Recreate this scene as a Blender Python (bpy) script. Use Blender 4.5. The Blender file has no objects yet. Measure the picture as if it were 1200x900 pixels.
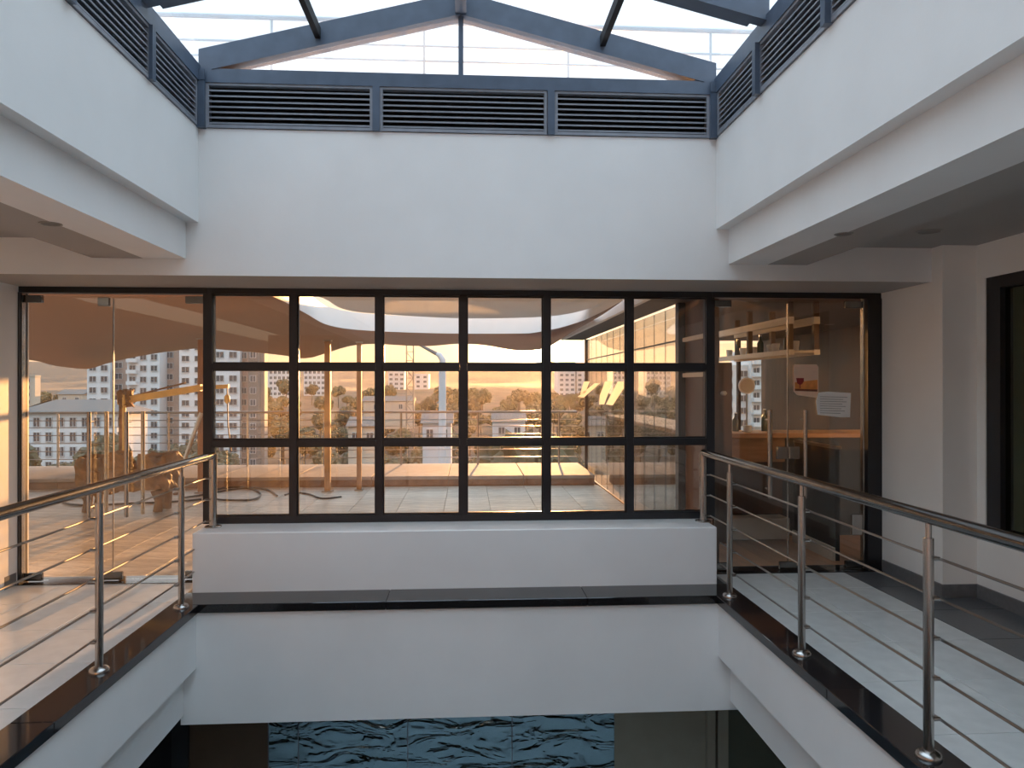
import bpy, bmesh, math, random
from mathutils import Vector, Matrix, Euler
random.seed(7)
S = bpy.context.scene
COL = S.collection

# ------------------------------------------------------------------ camera
YAW, PITCH, F = 0.0609, 0.002, 860.0
EYE = 1.6
cd = bpy.data.cameras.new('camera'); cam = bpy.data.objects.new('camera', cd); COL.objects.link(cam)
cam.location = (0, 0, EYE); cam.rotation_euler = (math.pi/2 + PITCH, 0, -YAW)
cd.sensor_width = 36.0; cd.lens = F/1200*36; cd.clip_end = 6000; cd.clip_start = 0.05
S.camera = cam

# ------------------------------------------------------------------ exposure
vs = S.view_settings
vs.view_transform = 'Standard'; vs.look = 'None'; vs.gamma = 1.0; vs.use_curve_mapping = False
vs.exposure = 0.16

# ------------------------------------------------------------------ sky (world) and sun
SUN_AZ, SUN_EL = 0.088, 0.0615          # towards +Y, a little to the right, just above the horizon
sun_dir = Vector((math.sin(SUN_AZ)*math.cos(SUN_EL), math.cos(SUN_AZ)*math.cos(SUN_EL), math.sin(SUN_EL)))
W = bpy.data.worlds.new('sky'); S.world = W; W.use_nodes = True
nt = W.node_tree; nt.nodes.clear()
def wn(t, **k):
    n = nt.nodes.new(t)
    for a, b in k.items(): setattr(n, a, b)
    return n
out = wn('ShaderNodeOutputWorld'); bg = wn('ShaderNodeBackground')
tc = wn('ShaderNodeTexCoord'); sep = wn('ShaderNodeSeparateXYZ')
nt.links.new(tc.outputs['Generated'], sep.inputs[0])
ramp = wn('ShaderNodeValToRGB')
cr = ramp.color_ramp
stops = [(0.0, (0.20, 0.17, 0.15)), (0.48, (0.55, 0.40, 0.30)), (0.505, (0.95, 0.62, 0.36)), (0.54, (1.0, 0.78, 0.56)),
         (0.60, (1.05, 1.03, 1.02)), (0.72, (1.04, 1.22, 1.36)), (1.0, (2.5, 3.1, 3.7))]  # zenith raised above a sunset sky's brightness to fill the lower walls
cr.elements[0].position, cr.elements[0].color = stops[0][0], (*stops[0][1], 1)
cr.elements[1].position, cr.elements[1].color = stops[-1][0], (*stops[-1][1], 1)
for p, c in stops[1:-1]:
    e = cr.elements.new(p); e.color = (*c, 1)
mr = wn('ShaderNodeMapRange'); mr.inputs[1].default_value = -1; mr.inputs[2].default_value = 1
nt.links.new(sep.outputs['Z'], mr.inputs[0]); nt.links.new(mr.outputs[0], ramp.inputs[0])
dot = wn('ShaderNodeVectorMath', operation='DOT_PRODUCT'); dot.inputs[1].default_value = sun_dir
nt.links.new(tc.outputs['Generated'], dot.inputs[0])
def glow(power, color, strength):
    mx = wn('ShaderNodeMath', operation='MAXIMUM'); mx.inputs[1].default_value = 0
    nt.links.new(dot.outputs['Value'], mx.inputs[0])
    pw = wn('ShaderNodeMath', operation='POWER'); pw.inputs[1].default_value = power
    nt.links.new(mx.outputs[0], pw.inputs[0])
    ml = wn('ShaderNodeVectorMath', operation='SCALE'); ml.inputs[0].default_value = [c*strength for c in color]
    nt.links.new(pw.outputs[0], ml.inputs['Scale'])
    return ml.outputs[0]
acc = ramp.outputs[0]
for pw_, c_, s_ in ((40, (1.0, 0.60, 0.28), 0.5), (500, (1.0, 0.78, 0.50), 4.5), (6000, (1.0, 0.85, 0.6), 30.0)):
    ad = wn('ShaderNodeVectorMath', operation='ADD')
    nt.links.new(acc, ad.inputs[0]); nt.links.new(glow(pw_, c_, s_), ad.inputs[1]); acc = ad.outputs[0]
nt.links.new(acc, bg.inputs[0]); bg.inputs[1].default_value = 1.0
nt.links.new(bg.outputs[0], out.inputs[0])

sd = bpy.data.lights.new('sun', 'SUN'); sun = bpy.data.objects.new('sun', sd); COL.objects.link(sun)
sd.energy = 16.0; sd.color = (1.0, 0.45, 0.15); sd.angle = math.radians(0.6)
sun.rotation_euler = sun_dir.to_track_quat('Z', 'Y').to_euler()
sun.location = (3, 40, 6)

# ------------------------------------------------------------------ materials
MATS = {}
def mat(name, col, rough=0.5, metal=0.0, spec=0.5, noise=0.0, nscale=6.0, bump=0.0, bscale=40.0, coat=0.0, rand=0.0, stretch=None, emit=None):
    m = bpy.data.materials.new(name); m.use_nodes = True
    t = m.node_tree; b = t.nodes['Principled BSDF']
    b.inputs['Roughness'].default_value = rough; b.inputs['Metallic'].default_value = metal
    b.inputs['Specular IOR Level'].default_value = spec; b.inputs['Coat Weight'].default_value = coat
    tcn = t.nodes.new('ShaderNodeTexCoord'); vec = tcn.outputs['Object']
    if stretch:
        mp = t.nodes.new('ShaderNodeMapping'); mp.inputs['Scale'].default_value = stretch
        t.links.new(vec, mp.inputs[0]); vec = mp.outputs[0]
    nz = t.nodes.new('ShaderNodeTexNoise'); nz.inputs['Scale'].default_value = nscale; nz.inputs['Detail'].default_value = 5
    t.links.new(vec, nz.inputs['Vector'])
    mr_ = t.nodes.new('ShaderNodeMapRange'); mr_.inputs[1].default_value = 0.3; mr_.inputs[2].default_value = 0.7
    mr_.inputs[3].default_value = 1-noise; mr_.inputs[4].default_value = 1+noise
    t.links.new(nz.outputs[0], mr_.inputs[0])
    fac = mr_.outputs[0]
    if rand:
        oi = t.nodes.new('ShaderNodeObjectInfo'); r2 = t.nodes.new('ShaderNodeMapRange')
        r2.inputs[3].default_value = 1-rand; r2.inputs[4].default_value = 1+rand
        t.links.new(oi.outputs['Random'], r2.inputs[0])
        mu = t.nodes.new('ShaderNodeMath'); mu.operation = 'MULTIPLY'
        t.links.new(fac, mu.inputs[0]); t.links.new(r2.outputs[0], mu.inputs[1]); fac = mu.outputs[0]
    sc = t.nodes.new('ShaderNodeVectorMath'); sc.operation = 'SCALE'; sc.inputs[0].default_value = col
    t.links.new(fac, sc.inputs['Scale']); t.links.new(sc.outputs[0], b.inputs['Base Color'])
    if bump:
        n2 = t.nodes.new('ShaderNodeTexNoise'); n2.inputs['Scale'].default_value = bscale; n2.inputs['Detail'].default_value = 4
        t.links.new(vec, n2.inputs['Vector'])
        bp = t.nodes.new('ShaderNodeBump'); bp.inputs['Strength'].default_value = bump; bp.inputs['Distance'].default_value = 0.02
        t.links.new(n2.outputs[0], bp.inputs['Height']); t.links.new(bp.outputs[0], b.inputs['Normal'])
    if emit:
        b.inputs['Emission Color'].default_value = (*emit[0], 1); b.inputs['Emission Strength'].default_value = emit[1]
    MATS[name] = m
    return m
def glass(name, tint=(0.95, 0.97, 0.96), ior=1.5, dust=0.0, dustcol=(0.8, 0.75, 0.7), rough=0.0, wav=0.0, extra=0.0, wscale=3.0, gtint=(1, 1, 1)):
    m = bpy.data.materials.new(name); m.use_nodes = True; t = m.node_tree; t.nodes.clear()
    o = t.nodes.new('ShaderNodeOutputMaterial')
    tr = t.nodes.new('ShaderNodeBsdfTransparent'); tr.inputs[0].default_value = (*tint, 1)
    gl = t.nodes.new('ShaderNodeBsdfGlossy'); gl.inputs['Roughness'].default_value = rough; gl.inputs[0].default_value = (*gtint, 1)
    # Schlick reflectance of one face, the same from both sides
    ge = t.nodes.new('ShaderNodeNewGeometry'); dt = t.nodes.new('ShaderNodeVectorMath'); dt.operation = 'DOT_PRODUCT'
    t.links.new(ge.outputs['Normal'], dt.inputs[0]); t.links.new(ge.outputs['Incoming'], dt.inputs[1])
    def mth(op, a, b=None):
        n = t.nodes.new('ShaderNodeMath'); n.operation = op
        for i, q in enumerate((a, b)):
            if q is None: continue
            if isinstance(q, (int, float)): n.inputs[i].default_value = q
            else: t.links.new(q, n.inputs[i])
        return n.outputs[0]
    f0 = ((ior-1)/(ior+1))**2
    fac = mth('ADD', mth('MULTIPLY', mth('POWER', mth('SUBTRACT', 1.0, mth('ABSOLUTE', dt.outputs['Value'])), 5.0), 1-f0), f0)
    if wav:
        n2 = t.nodes.new('ShaderNodeTexNoise'); n2.inputs['Scale'].default_value = wscale; n2.inputs['Detail'].default_value = 3
        n2.inputs['Distortion'].default_value = 0.8
        tcn = t.nodes.new('ShaderNodeTexCoord'); mp = t.nodes.new('ShaderNodeMapping'); mp.inputs['Scale'].default_value = (1, 1, 3)
        t.links.new(tcn.outputs['Object'], mp.inputs[0]); t.links.new(mp.outputs[0], n2.inputs['Vector'])
        bp = t.nodes.new('ShaderNodeBump'); bp.inputs['Strength'].default_value = wav; bp.inputs['Distance'].default_value = 0.05
        t.links.new(n2.outputs[0], bp.inputs['Height']); t.links.new(bp.outputs[0], gl.inputs['Normal'])
    if extra:
        ad = t.nodes.new('ShaderNodeMath'); ad.operation = 'ADD'; ad.use_clamp = True; ad.inputs[1].default_value = extra
        t.links.new(fac, ad.inputs[0]); fac = ad.outputs[0]
    mx = t.nodes.new('ShaderNodeMixShader')
    t.links.new(fac, mx.inputs[0]); t.links.new(tr.outputs[0], mx.inputs[1]); t.links.new(gl.outputs[0], mx.inputs[2])
    last = mx.outputs[0]
    if dust:
        tl = t.nodes.new('ShaderNodeBsdfTranslucent'); tl.inputs[0].default_value = (*dustcol, 1)
        nz = t.nodes.new('ShaderNodeTexNoise'); nz.inputs['Scale'].default_value = 2.5; nz.inputs['Detail'].default_value = 6
        tcn = t.nodes.new('ShaderNodeTexCoord'); mp = t.nodes.new('ShaderNodeMapping'); mp.inputs['Scale'].default_value = (2.5, 2.5, 0.35)
        t.links.new(tcn.outputs['Object'], mp.inputs[0]); t.links.new(mp.outputs[0], nz.inputs['Vector'])
        r = t.nodes.new('ShaderNodeMapRange'); r.inputs[1].default_value = 0.3; r.inputs[2].default_value = 0.75
        r.inputs[3].default_value = dust*0.5; r.inputs[4].default_value = dust*1.6
        t.links.new(nz.outputs[0], r.inputs[0])
        m2 = t.nodes.new('ShaderNodeMixShader')
        t.links.new(r.outputs[0], m2.inputs[0]); t.links.new(last, m2.inputs[1]); t.links.new(tl.outputs[0], m2.inputs[2]); last = m2.outputs[0]
    t.links.new(last, o.inputs[0])
    MATS[name] = m
    return m

mat('plaster', (0.81, 0.81, 0.80), 0.55, noise=0.025, nscale=2.5, bump=0.03, bscale=90)
mat('cream_wall', (0.90, 0.88, 0.84), 0.5, noise=0.02, nscale=2.5)
mat('parapet', (0.88, 0.88, 0.875), 0.28, noise=0.02, nscale=2.5)
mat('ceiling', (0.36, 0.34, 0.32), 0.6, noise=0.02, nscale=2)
mat('tile_light', (0.72, 0.73, 0.71), 0.2, noise=0.06, nscale=9, rand=0.03)
mat('tile_dark', (0.105, 0.108, 0.115), 0.3, noise=0.15, nscale=60, rand=0.03)
mat('joint', (0.22, 0.22, 0.21), 0.8)
mat('granite', (0.014, 0.013, 0.014), 0.07, noise=0.4, nscale=120, spec=0.6)
mat('skirting', (0.16, 0.16, 0.165), 0.4, noise=0.1, nscale=30)
mat('frame_black', (0.013, 0.014, 0.018), 0.38, noise=0.1)
mat('steel_grey', (0.075, 0.105, 0.155), 0.42, noise=0.12, nscale=8)
mat('slat_grey', (0.24, 0.26, 0.30), 0.45, noise=0.1, nscale=12)
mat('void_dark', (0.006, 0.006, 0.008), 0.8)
mat('stainless', (0.42, 0.40, 0.38), 0.25, metal=1.0, noise=0.04, nscale=30, stretch=(1, 1, 0.1))
mat('rod_steel', (0.34, 0.32, 0.30), 0.3, metal=1.0, noise=0.05)
mat('rail_dark', (0.20, 0.195, 0.19), 0.16, metal=1.0, noise=0.04)
mat('roof_rail', (0.45, 0.5, 0.55), 0.4, noise=0.03)
mat('stone', (0.56, 0.50, 0.43), 0.35, noise=0.30, nscale=3.2, bump=0.9, bscale=9, rand=0.14, stretch=(1, 2.6, 1))
mat('stone_light', (0.30, 0.26, 0.23), 0.8, spec=0.15, noise=0.10, nscale=5, bump=0.3, bscale=18, rand=0.06)
mat('kerb_face', (0.20, 0.115, 0.075), 0.6, noise=0.2, nscale=8)
mat('canopy_white', (0.74, 0.75, 0.78), 0.6, noise=0.02)
mat('canopy_brown', (0.15, 0.082, 0.055), 0.7, noise=0.10, nscale=1.2, bump=0.1, bscale=6)
mat('timber', (0.32, 0.17, 0.085), 0.6, noise=0.25, nscale=5, stretch=(4, 4, 0.5), bump=0.2, bscale=30)
mat('yellow_paint', (0.75, 0.50, 0.16), 0.5, noise=0.12, nscale=7)
mat('rust', (0.20, 0.11, 0.05), 0.75, noise=0.5, nscale=9, bump=0.6, bscale=14)
mat('cable_black', (0.015, 0.014, 0.014), 0.5)
mat('wood_counter', (0.42, 0.22, 0.115), 0.4, noise=0.2, nscale=4, stretch=(0.6, 0.6, 6))
mat('wood_dark', (0.075, 0.036, 0.02), 0.5, noise=0.25, nscale=4, stretch=(3, 3, 0.5))
mat('wood_floor', (0.55, 0.32, 0.19), 0.35, noise=0.15, nscale=3, rand=0.12, stretch=(6, 0.8, 1))
mat('cafe_ceiling', (0.045, 0.026, 0.018), 0.5, noise=0.1)
mat('cream_paint', (0.62, 0.56, 0.49), 0.45, noise=0.04)
mat('dark_panel', (0.02, 0.02, 0.022), 0.3)
mat('paper', (0.80, 0.78, 0.75), 0.7, noise=0.03)
mat('paper_peach', (0.80, 0.55, 0.40), 0.6, noise=0.05)
mat('print_orange', (0.75, 0.28, 0.07), 0.6, noise=0.2, nscale=18)
mat('print_red', (0.28, 0.02, 0.02), 0.6)
mat('print_brown', (0.18, 0.05, 0.02), 0.6, noise=0.3, nscale=30)
mat('ink', (0.30, 0.29, 0.28), 0.7)
mat('bottle_glass', (0.04, 0.06, 0.05), 0.1)
mat('ceramic', (0.75, 0.74, 0.72), 0.3)
mat('lamp_trim', (0.28, 0.28, 0.26), 0.4)
mat('lamp_core', (0.09, 0.09, 0.085), 0.3)
mat('rear_dark', (0.045, 0.03, 0.022), 0.5)
mat('rear_brown', (0.34, 0.23, 0.155), 0.6, noise=0.3, nscale=3, stretch=(4, 1, 0.4))
mat('rear_cream', (0.50, 0.40, 0.27), 0.6)
mat('rear_ochre', (0.42, 0.28, 0.15), 0.6)
mat('lower_dark', (0.10, 0.11, 0.08), 0.5)
mat('blind', (0.46, 0.45, 0.28), 0.6, noise=0.06, nscale=3)
mat('bld_white', (0.55, 0.57, 0.60), 0.7, noise=0.05, nscale=0.3)
mat('bld_brown', (0.30, 0.235, 0.205), 0.7, noise=0.08, nscale=0.3)
mat('bld_dark', (0.16, 0.135, 0.125), 0.7, noise=0.08, nscale=0.3)
mat('bld_cream', (0.42, 0.36, 0.30), 0.7, noise=0.06, nscale=0.3)
mat('bld_grey', (0.46, 0.48, 0.52), 0.7, noise=0.06, nscale=0.3)
mat('roof_tile', (0.085, 0.075, 0.07), 0.7, noise=0.15, nscale=0.8, stretch=(6, 0.3, 1))
mat('win_dark', (0.05, 0.06, 0.075), 0.15)
mat('win_frame', (0.40, 0.42, 0.44), 0.5)
mat('leaf', (0.050, 0.045, 0.018), 0.8, noise=0.35, nscale=0.9, rand=0.35)
mat('bark', (0.08, 0.055, 0.035), 0.9)
mat('ground', (0.070, 0.045, 0.026), 0.95, noise=0.6, nscale=0.12)
mat('hill', (0.09, 0.06, 0.045), 0.95, noise=0.5, nscale=0.04)
mat('lower_brown', (0.10, 0.055, 0.028), 0.4, noise=0.1)
mat('lower_beige', (0.30, 0.28, 0.22), 0.5, noise=0.05)
mat('lower_floor', (0.62, 0.68, 0.70), 0.3, noise=0.1, nscale=3)
mat('apple_green', (0.25, 0.33, 0.22), 0.3)
glass('window_glass', dust=0.006, dustcol=(0.75, 0.62, 0.5), ior=1.5)
glass('door_glass', dust=0.004, dustcol=(0.75, 0.62, 0.5), ior=1.5)
glass('cafe_glass', tint=(0.86, 0.85, 0.82), ior=1.5)
glass('sky_glass', tint=(0.985, 0.995, 1.0), ior=1.45, dust=0.015, dustcol=(0.9, 0.95, 1.0))
glass('wavy_glass', tint=(0.10, 0.10, 0.11), ior=1.6, wav=0.7, extra=0.36, wscale=2.6, gtint=(0.62, 0.88, 1.0))
glass('side_glass', tint=(0.55, 0.58, 0.5), ior=1.5)

def glint_mat(name):  # white translucent surface standing in for a reflection in the glass
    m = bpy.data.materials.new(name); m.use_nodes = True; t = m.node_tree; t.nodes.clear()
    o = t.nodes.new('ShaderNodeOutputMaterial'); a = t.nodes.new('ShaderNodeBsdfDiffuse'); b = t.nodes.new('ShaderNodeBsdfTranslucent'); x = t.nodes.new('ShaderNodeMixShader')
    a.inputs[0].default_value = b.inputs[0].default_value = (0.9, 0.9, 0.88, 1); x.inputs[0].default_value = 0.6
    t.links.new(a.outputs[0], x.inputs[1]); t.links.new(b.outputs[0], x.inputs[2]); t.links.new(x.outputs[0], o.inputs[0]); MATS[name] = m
glint_mat('glint_white')
m_ = MATS['canopy_brown']; t_ = m_.node_tree; b_ = t_.nodes['Principled BSDF']; o_n = t_.nodes['Material Output']
tl_ = t_.nodes.new('ShaderNodeBsdfTranslucent'); tl_.inputs[0].default_value = (0.50, 0.22, 0.10, 1); x_ = t_.nodes.new('ShaderNodeMixShader'); x_.inputs[0].default_value = 0.09
t_.links.new(b_.outputs[0], x_.inputs[1]); t_.links.new(tl_.outputs[0], x_.inputs[2]); t_.links.new(x_.outputs[0], o_n.inputs[0])

# ------------------------------------------------------------------ helpers
def px(u, v, Y):                       # the point of the place that the photo shows at (u, v), at distance Y
    a = (u-600)/F; b = (450-v)/F
    c, s = math.cos(YAW), math.sin(YAW)
    r = (a*c+s, c-a*s, b+PITCH); k = Y/r[1]
    return Vector((r[0]*k, Y, EYE + r[2]*k))
def pz(u, v, z):
    a = (u-600)/F; b = (450-v)/F
    c, s = math.cos(YAW), math.sin(YAW)
    r = (a*c+s, c-a*s, b+PITCH); k = (z-EYE)/r[2]
    return Vector((r[0]*k, r[1]*k, z))
def bm_box(bm, x0, x1, y0, y1, z0, z1):
    vs_ = [bm.verts.new(p) for p in ((x0,y0,z0),(x1,y0,z0),(x1,y1,z0),(x0,y1,z0),(x0,y0,z1),(x1,y0,z1),(x1,y1,z1),(x0,y1,z1))]
    for f in ((3,2,1,0),(4,5,6,7),(0,1,5,4),(1,2,6,5),(2,3,7,6),(3,0,4,7)):
        bm.faces.new([vs_[i] for i in f])
def bm_tube(bm, pts, r, seg=10, cap=True):
    pts = [Vector(p) for p in pts]; rs = r if isinstance(r, (list, tuple)) else [r]*len(pts)
    rings = []
    up = None
    for i, p in enumerate(pts):
        d = (pts[min(i+1, len(pts)-1)] - pts[max(i-1, 0)]).normalized()
        a = Vector((0, 0, 1)) if abs(d.z) < 0.95 else Vector((1, 0, 0))
        x = d.cross(a).normalized(); y = d.cross(x).normalized()
        rings.append([bm.verts.new(p + x*math.cos(2*math.pi*k/seg)*rs[i] + y*math.sin(2*math.pi*k/seg)*rs[i]) for k in range(seg)])
    for i in range(len(rings)-1):
        for k in range(seg):
            bm.faces.new((rings[i][k], rings[i][(k+1) % seg], rings[i+1][(k+1) % seg], rings[i+1][k]))
    if cap:
        bm.faces.new(rings[0][::-1]); bm.faces.new(rings[-1])
def finish(name, bm, m, parent=None, smooth=False, bevel=0.0, loc=None):
    bmesh.ops.recalc_face_normals(bm, faces=bm.faces)
    if bevel:
        bmesh.ops.bevel(bm, geom=[e for e in bm.edges if len(e.link_faces) == 2 and e.calc_face_angle() > 0.6], offset=bevel, segments=1, affect='EDGES')
    me = bpy.data.meshes.new(name); bm.to_mesh(me); bm.free()
    me.materials.append(MATS[m])
    if smooth:
        for p in me.polygons: p.use_smooth = True
        try: me.set_sharp_from_angle(angle=0.7)
        except Exception: pass
    o = bpy.data.objects.new(name, me); COL.objects.link(o)
    if loc is not None: o.location = loc
    if parent: o.parent = parent
    return o
def box(name, x0, x1, y0, y1, z0, z1, m, parent=None, bevel=0.0):
    x0, x1 = min(x0, x1), max(x0, x1); y0, y1 = min(y0, y1), max(y0, y1); z0, z1 = min(z0, z1), max(z0, z1)
    if parent is not None and parent.get('_o'):
        ox, oy, oz = parent['_o']
    else: ox = oy = oz = 0
    bm = bmesh.new(); bm_box(bm, x0-ox, x1-ox, y0-oy, y1-oy, z0-oz, z1-oz)
    return finish(name, bm, m, parent, bevel=bevel)
def boxes(name, lst, m, parent=None, bevel=0.0):
    ox, oy, oz = parent['_o'] if parent is not None and parent.get('_o') else (0, 0, 0)
    bm = bmesh.new()
    for (x0, x1, y0, y1, z0, z1) in lst: bm_box(bm, x0-ox, x1-ox, y0-oy, y1-oy, z0-oz, z1-oz)
    return finish(name, bm, m, parent, bevel=bevel)
def tube(name, pts, r, m, parent=None, seg=10):
    ox, oy, oz = parent['_o'] if parent is not None and parent.get('_o') else (0, 0, 0)
    bm = bmesh.new(); bm_tube(bm, [Vector(p)-Vector((ox, oy, oz)) for p in pts], r, seg)
    return finish(name, bm, m, parent, smooth=True)
def lathe(name, prof, c, m, parent=None, seg=14):
    ox, oy, oz = parent['_o'] if parent is not None and parent.get('_o') else (0, 0, 0)
    c = Vector(c)-Vector((ox, oy, oz))
    bm = bmesh.new(); bm_tube(bm, [c+Vector((0, 0, z)) for r, z in prof], [max(r, 1e-4) for r, z in prof], seg)
    return finish(name, bm, m, parent, smooth=True)
def poly_prism(name, pts, d, m, parent=None):      # pts: 3D polygon, d: extrusion vector
    ox, oy, oz = parent['_o'] if parent is not None and parent.get('_o') else (0, 0, 0)
    o = Vector((ox, oy, oz)); d = Vector(d); bm = bmesh.new()
    a = [bm.verts.new(Vector(p)-o) for p in pts]; b = [bm.verts.new(Vector(p)-o+d) for p in pts]
    bm.faces.new(a); bm.faces.new(b[::-1]); n = len(a)
    for i in range(n): bm.faces.new((a[i], b[i], b[(i+1) % n], a[(i+1) % n]))
    return finish(name, bm, m, parent)
def tag(o, label, cat, group=None, kind=None):
    o['label'] = label; o['category'] = cat
    if group: o['group'] = group
    if kind: o['kind'] = kind
    return o
def thing(name, loc, label, cat, group=None, kind=None):
    o = bpy.data.objects.new(name, None); COL.objects.link(o); o.location = loc; o['_o'] = tuple(loc)
    o.empty_display_size = 0.1
    return tag(o, label, cat, group, kind)
def struct(o, label, cat='wall'): return tag(o, label, cat, kind='structure')
def copy_of(src, name, parent=None, loc=(0, 0, 0)):
    c = src.copy(); COL.objects.link(c); c.name = name; c.parent = parent; c.location = loc
    return c

# ------------------------------------------------------------------ measures (metres, floor at 0)
XL, XR = -1.95, 1.885          # atrium edges
YE = 5.46                      # atrium edge in front of the window
YP, YW = 5.78, 6.20            # parapet front, window plane
YB = 0.75                      # atrium edge on the camera's side
YR = -4.6                      # rear wall
WL, WR = -3.625, 3.85
JR = 3.58
Z_LINT, Z_CEIL, Z_FASB, Z_FAST, Z_LOUV = 2.40, 2.52, 2.785, 3.47, 3.80

# ------------------------------------------------------------------ room shell
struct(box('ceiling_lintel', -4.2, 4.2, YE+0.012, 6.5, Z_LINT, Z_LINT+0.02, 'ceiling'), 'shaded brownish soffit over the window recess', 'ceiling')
struct(boxes('wall_back', [(-4.2, 4.2, YE, YE+0.012, Z_LINT, Z_LINT+0.02), (-4.2, 4.2, YE, 6.5, Z_LINT+0.02, 2.9), (-4.2, 4.2, YE, 5.9, 2.9, Z_FAST)], 'plaster'),
       'white plaster wall above the window wall, under the louvres of the skylight')
struct(box('wall_back_lower', -2.08, 2.06, YE+0.02, 6.4, -0.87, -0.055, 'plaster'), 'white plaster beam under the black ledge below the window parapet')
struct(box('wall_parapet', -2.11, 2.0, YP, 6.32, 0.0, 0.464, 'parapet', bevel=0.006), 'low white parapet wall that carries the gridded window', 'parapet')
# side fascias with their set-back beams and the gallery ceilings
for side, xe, xb, xc, xw in (('left', XL, -2.04, -2.70, WL-0.3), ('right', XR, 1.98, 2.59, WR+0.3)):
    s = -1 if side == 'left' else 1
    struct(boxes('wall_%s_fascia' % side, [(xe, xe+s*1.6, -5.0, YE, Z_FASB, Z_FAST), (xb, xb+s*0.3, -5.0, YE, Z_CEIL, Z_FASB)], 'plaster'),
           'white plaster fascia band under the skylight louvres over the %s gallery' % ('sunlit' if side == 'left' else 'grey tiled'))
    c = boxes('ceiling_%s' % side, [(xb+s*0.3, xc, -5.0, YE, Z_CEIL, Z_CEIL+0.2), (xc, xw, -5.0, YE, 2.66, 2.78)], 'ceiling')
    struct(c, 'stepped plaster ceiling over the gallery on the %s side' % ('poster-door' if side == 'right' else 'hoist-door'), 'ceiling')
    xf = xe - s*(-0.02)
    struct(boxes('wall_%s_lower' % side, [(xe+s*0.02, xe+s*1.7, YB, YE+0.4, -0.46, -0.055), (xb+s*0.02, xb+s*0.3, YB-0.5, YE+0.4, -0.80, -0.46)], 'plaster'),
           'white plaster edge beam below the %s gallery floor' % ('grey tiled' if side == 'right' else 'sunlit'))
struct(poly_prism('wall_left', [(-3.9, -5, 0), (-3.9, 6.3, 0), (-3.618, 6.3, 0), (-3.594, 5.3, 0), (WL, 5.3, 0), (WL, -5, 0)], (0, 0, Z_LINT), 'plaster'), 'plaster wall beside the glass door to the terrace, lit orange by the sun')
wr = boxes('wall_right', [(WR, WR+0.25, -5.0, 2.2, 0, 2.66), (WR, WR+0.25, 5.24, 6.5, 0, 2.66), (WR, WR+0.25, 2.2, 5.24, 0, 0.45), (WR, WR+0.25, 2.2, 5.24, 2.40, 2.66),
                          (JR, WR, 5.33, 6.4, 0, 2.66)], 'cream_wall')
struct(wr, 'cream plaster wall with pilaster between the poster door and the side window')
rw = struct(box('wall_rear', -4.2, 4.2, YR-0.3, YR, 2.2, 3.80, 'plaster'), 'white plaster wall high at the back of the gallery')
box('wood_cladding', -4.2, 1.9, YR-0.3, YR, -0.06, 2.2, 'rear_brown', rw); box('dark_cladding', 1.9, 4.2, YR-0.3, YR, -0.06, 2.2, 'rear_dark', rw)  # unseen cladding, toned brown and dark to tint reflections in the glass
rl = struct(box('wall_added_left', WL, -2.36, -1.32, -1.22, 0.0, Z_CEIL, 'rear_brown'), 'added unseen end wall whose boards reflect in the window panes')  # unseen wall added so its boards reflect orange in the window panes
for a, b, m in ((-3.62, -3.40, 'rear_cream'), (-3.39, -3.24, 'rear_ochre'), (-3.23, -2.98, 'rear_cream'), (-2.97, -2.86, 'rear_ochre'), (-2.85, -2.37, 'rear_cream')):
    box('reflection_board', a, b, -1.22, -1.19, 0.0, 2.4, m, rl)

# ------------------------------------------------------------------ gallery floors: slab, tiles, granite trims
def floor_of(name, label, rects, tiles, z=0.0):
    f = boxes(name, [(x0, x1, y0, y1, -0.30, -0.022) for (x0, x1, y0, y1) in rects], 'joint')
    struct(f, label, 'floor'); f.location.z = z
    for (x0, x1, y0, y1, m) in tiles:
        w, d = x1-x0, y1-y0
        key = (round(w, 3), round(d, 3), m)
        if key not in TM:
            bm = bmesh.new(); g = 0.0025
            bm_box(bm, -w/2+g, w/2-g, -d/2+g, d/2-g, -0.024, 0.0)
            bmesh.ops.bevel(bm, geom=[e for e in bm.edges if all(v.co.z > -0.01 for v in e.verts)], offset=0.0015, segments=1, affect='EDGES')
            me = bpy.data.meshes.new('tile'); bm.to_mesh(me); bm.free(); me.materials.append(MATS[m]); TM[key] = me
        o = bpy.data.objects.new('tile', TM[key]); COL.objects.link(o); o.parent = f
        o.location = ((x0+x1)/2, (y0+y1)/2, 0)
    return f
TM = {}
def rows(y0, y1, ph, st=0.6):
    k = math.floor((y0-ph)/st); ys = [y0]
    y = ph + st*(k+1)
    while y < y1-0.02:
        if y > y0+0.02: ys.append(y)
        y += st
    return list(zip(ys, ys[1:]+[y1]))
T = []
for a, b in rows(0.6, 6.16, 4.38):
    for x0, x1 in ((-2.70, -2.155), (-3.25, -2.70), (WL, -3.25)): T.append((x0, x1, a, b, 'tile_light'))
floor_of('floor_left', 'polished pale tile floor of the gallery before the terrace door', [(WL, -2.155, 0.6, 6.3)], T)
T = []
for a, b in rows(0.6, 6.16, 3.24):
    for x0, x1 in ((2.10, 2.66), (2.66, 3.22)): T.append((x0, x1, a, b, 'tile_light'))
    T.append((3.22, JR if a > 5.2 else WR, a, b, 'tile_dark'))
floor_of('floor_right', 'light grey tile floor with dark border of the gallery before the poster door', [(2.10, WR, 0.6, 6.3)], T)
struct(box('floor_rear', WL, WR, YR, 0.6, -0.30, 0.0, 'tile_light'), 'pale tile floor of the rear gallery', 'floor')
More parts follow.
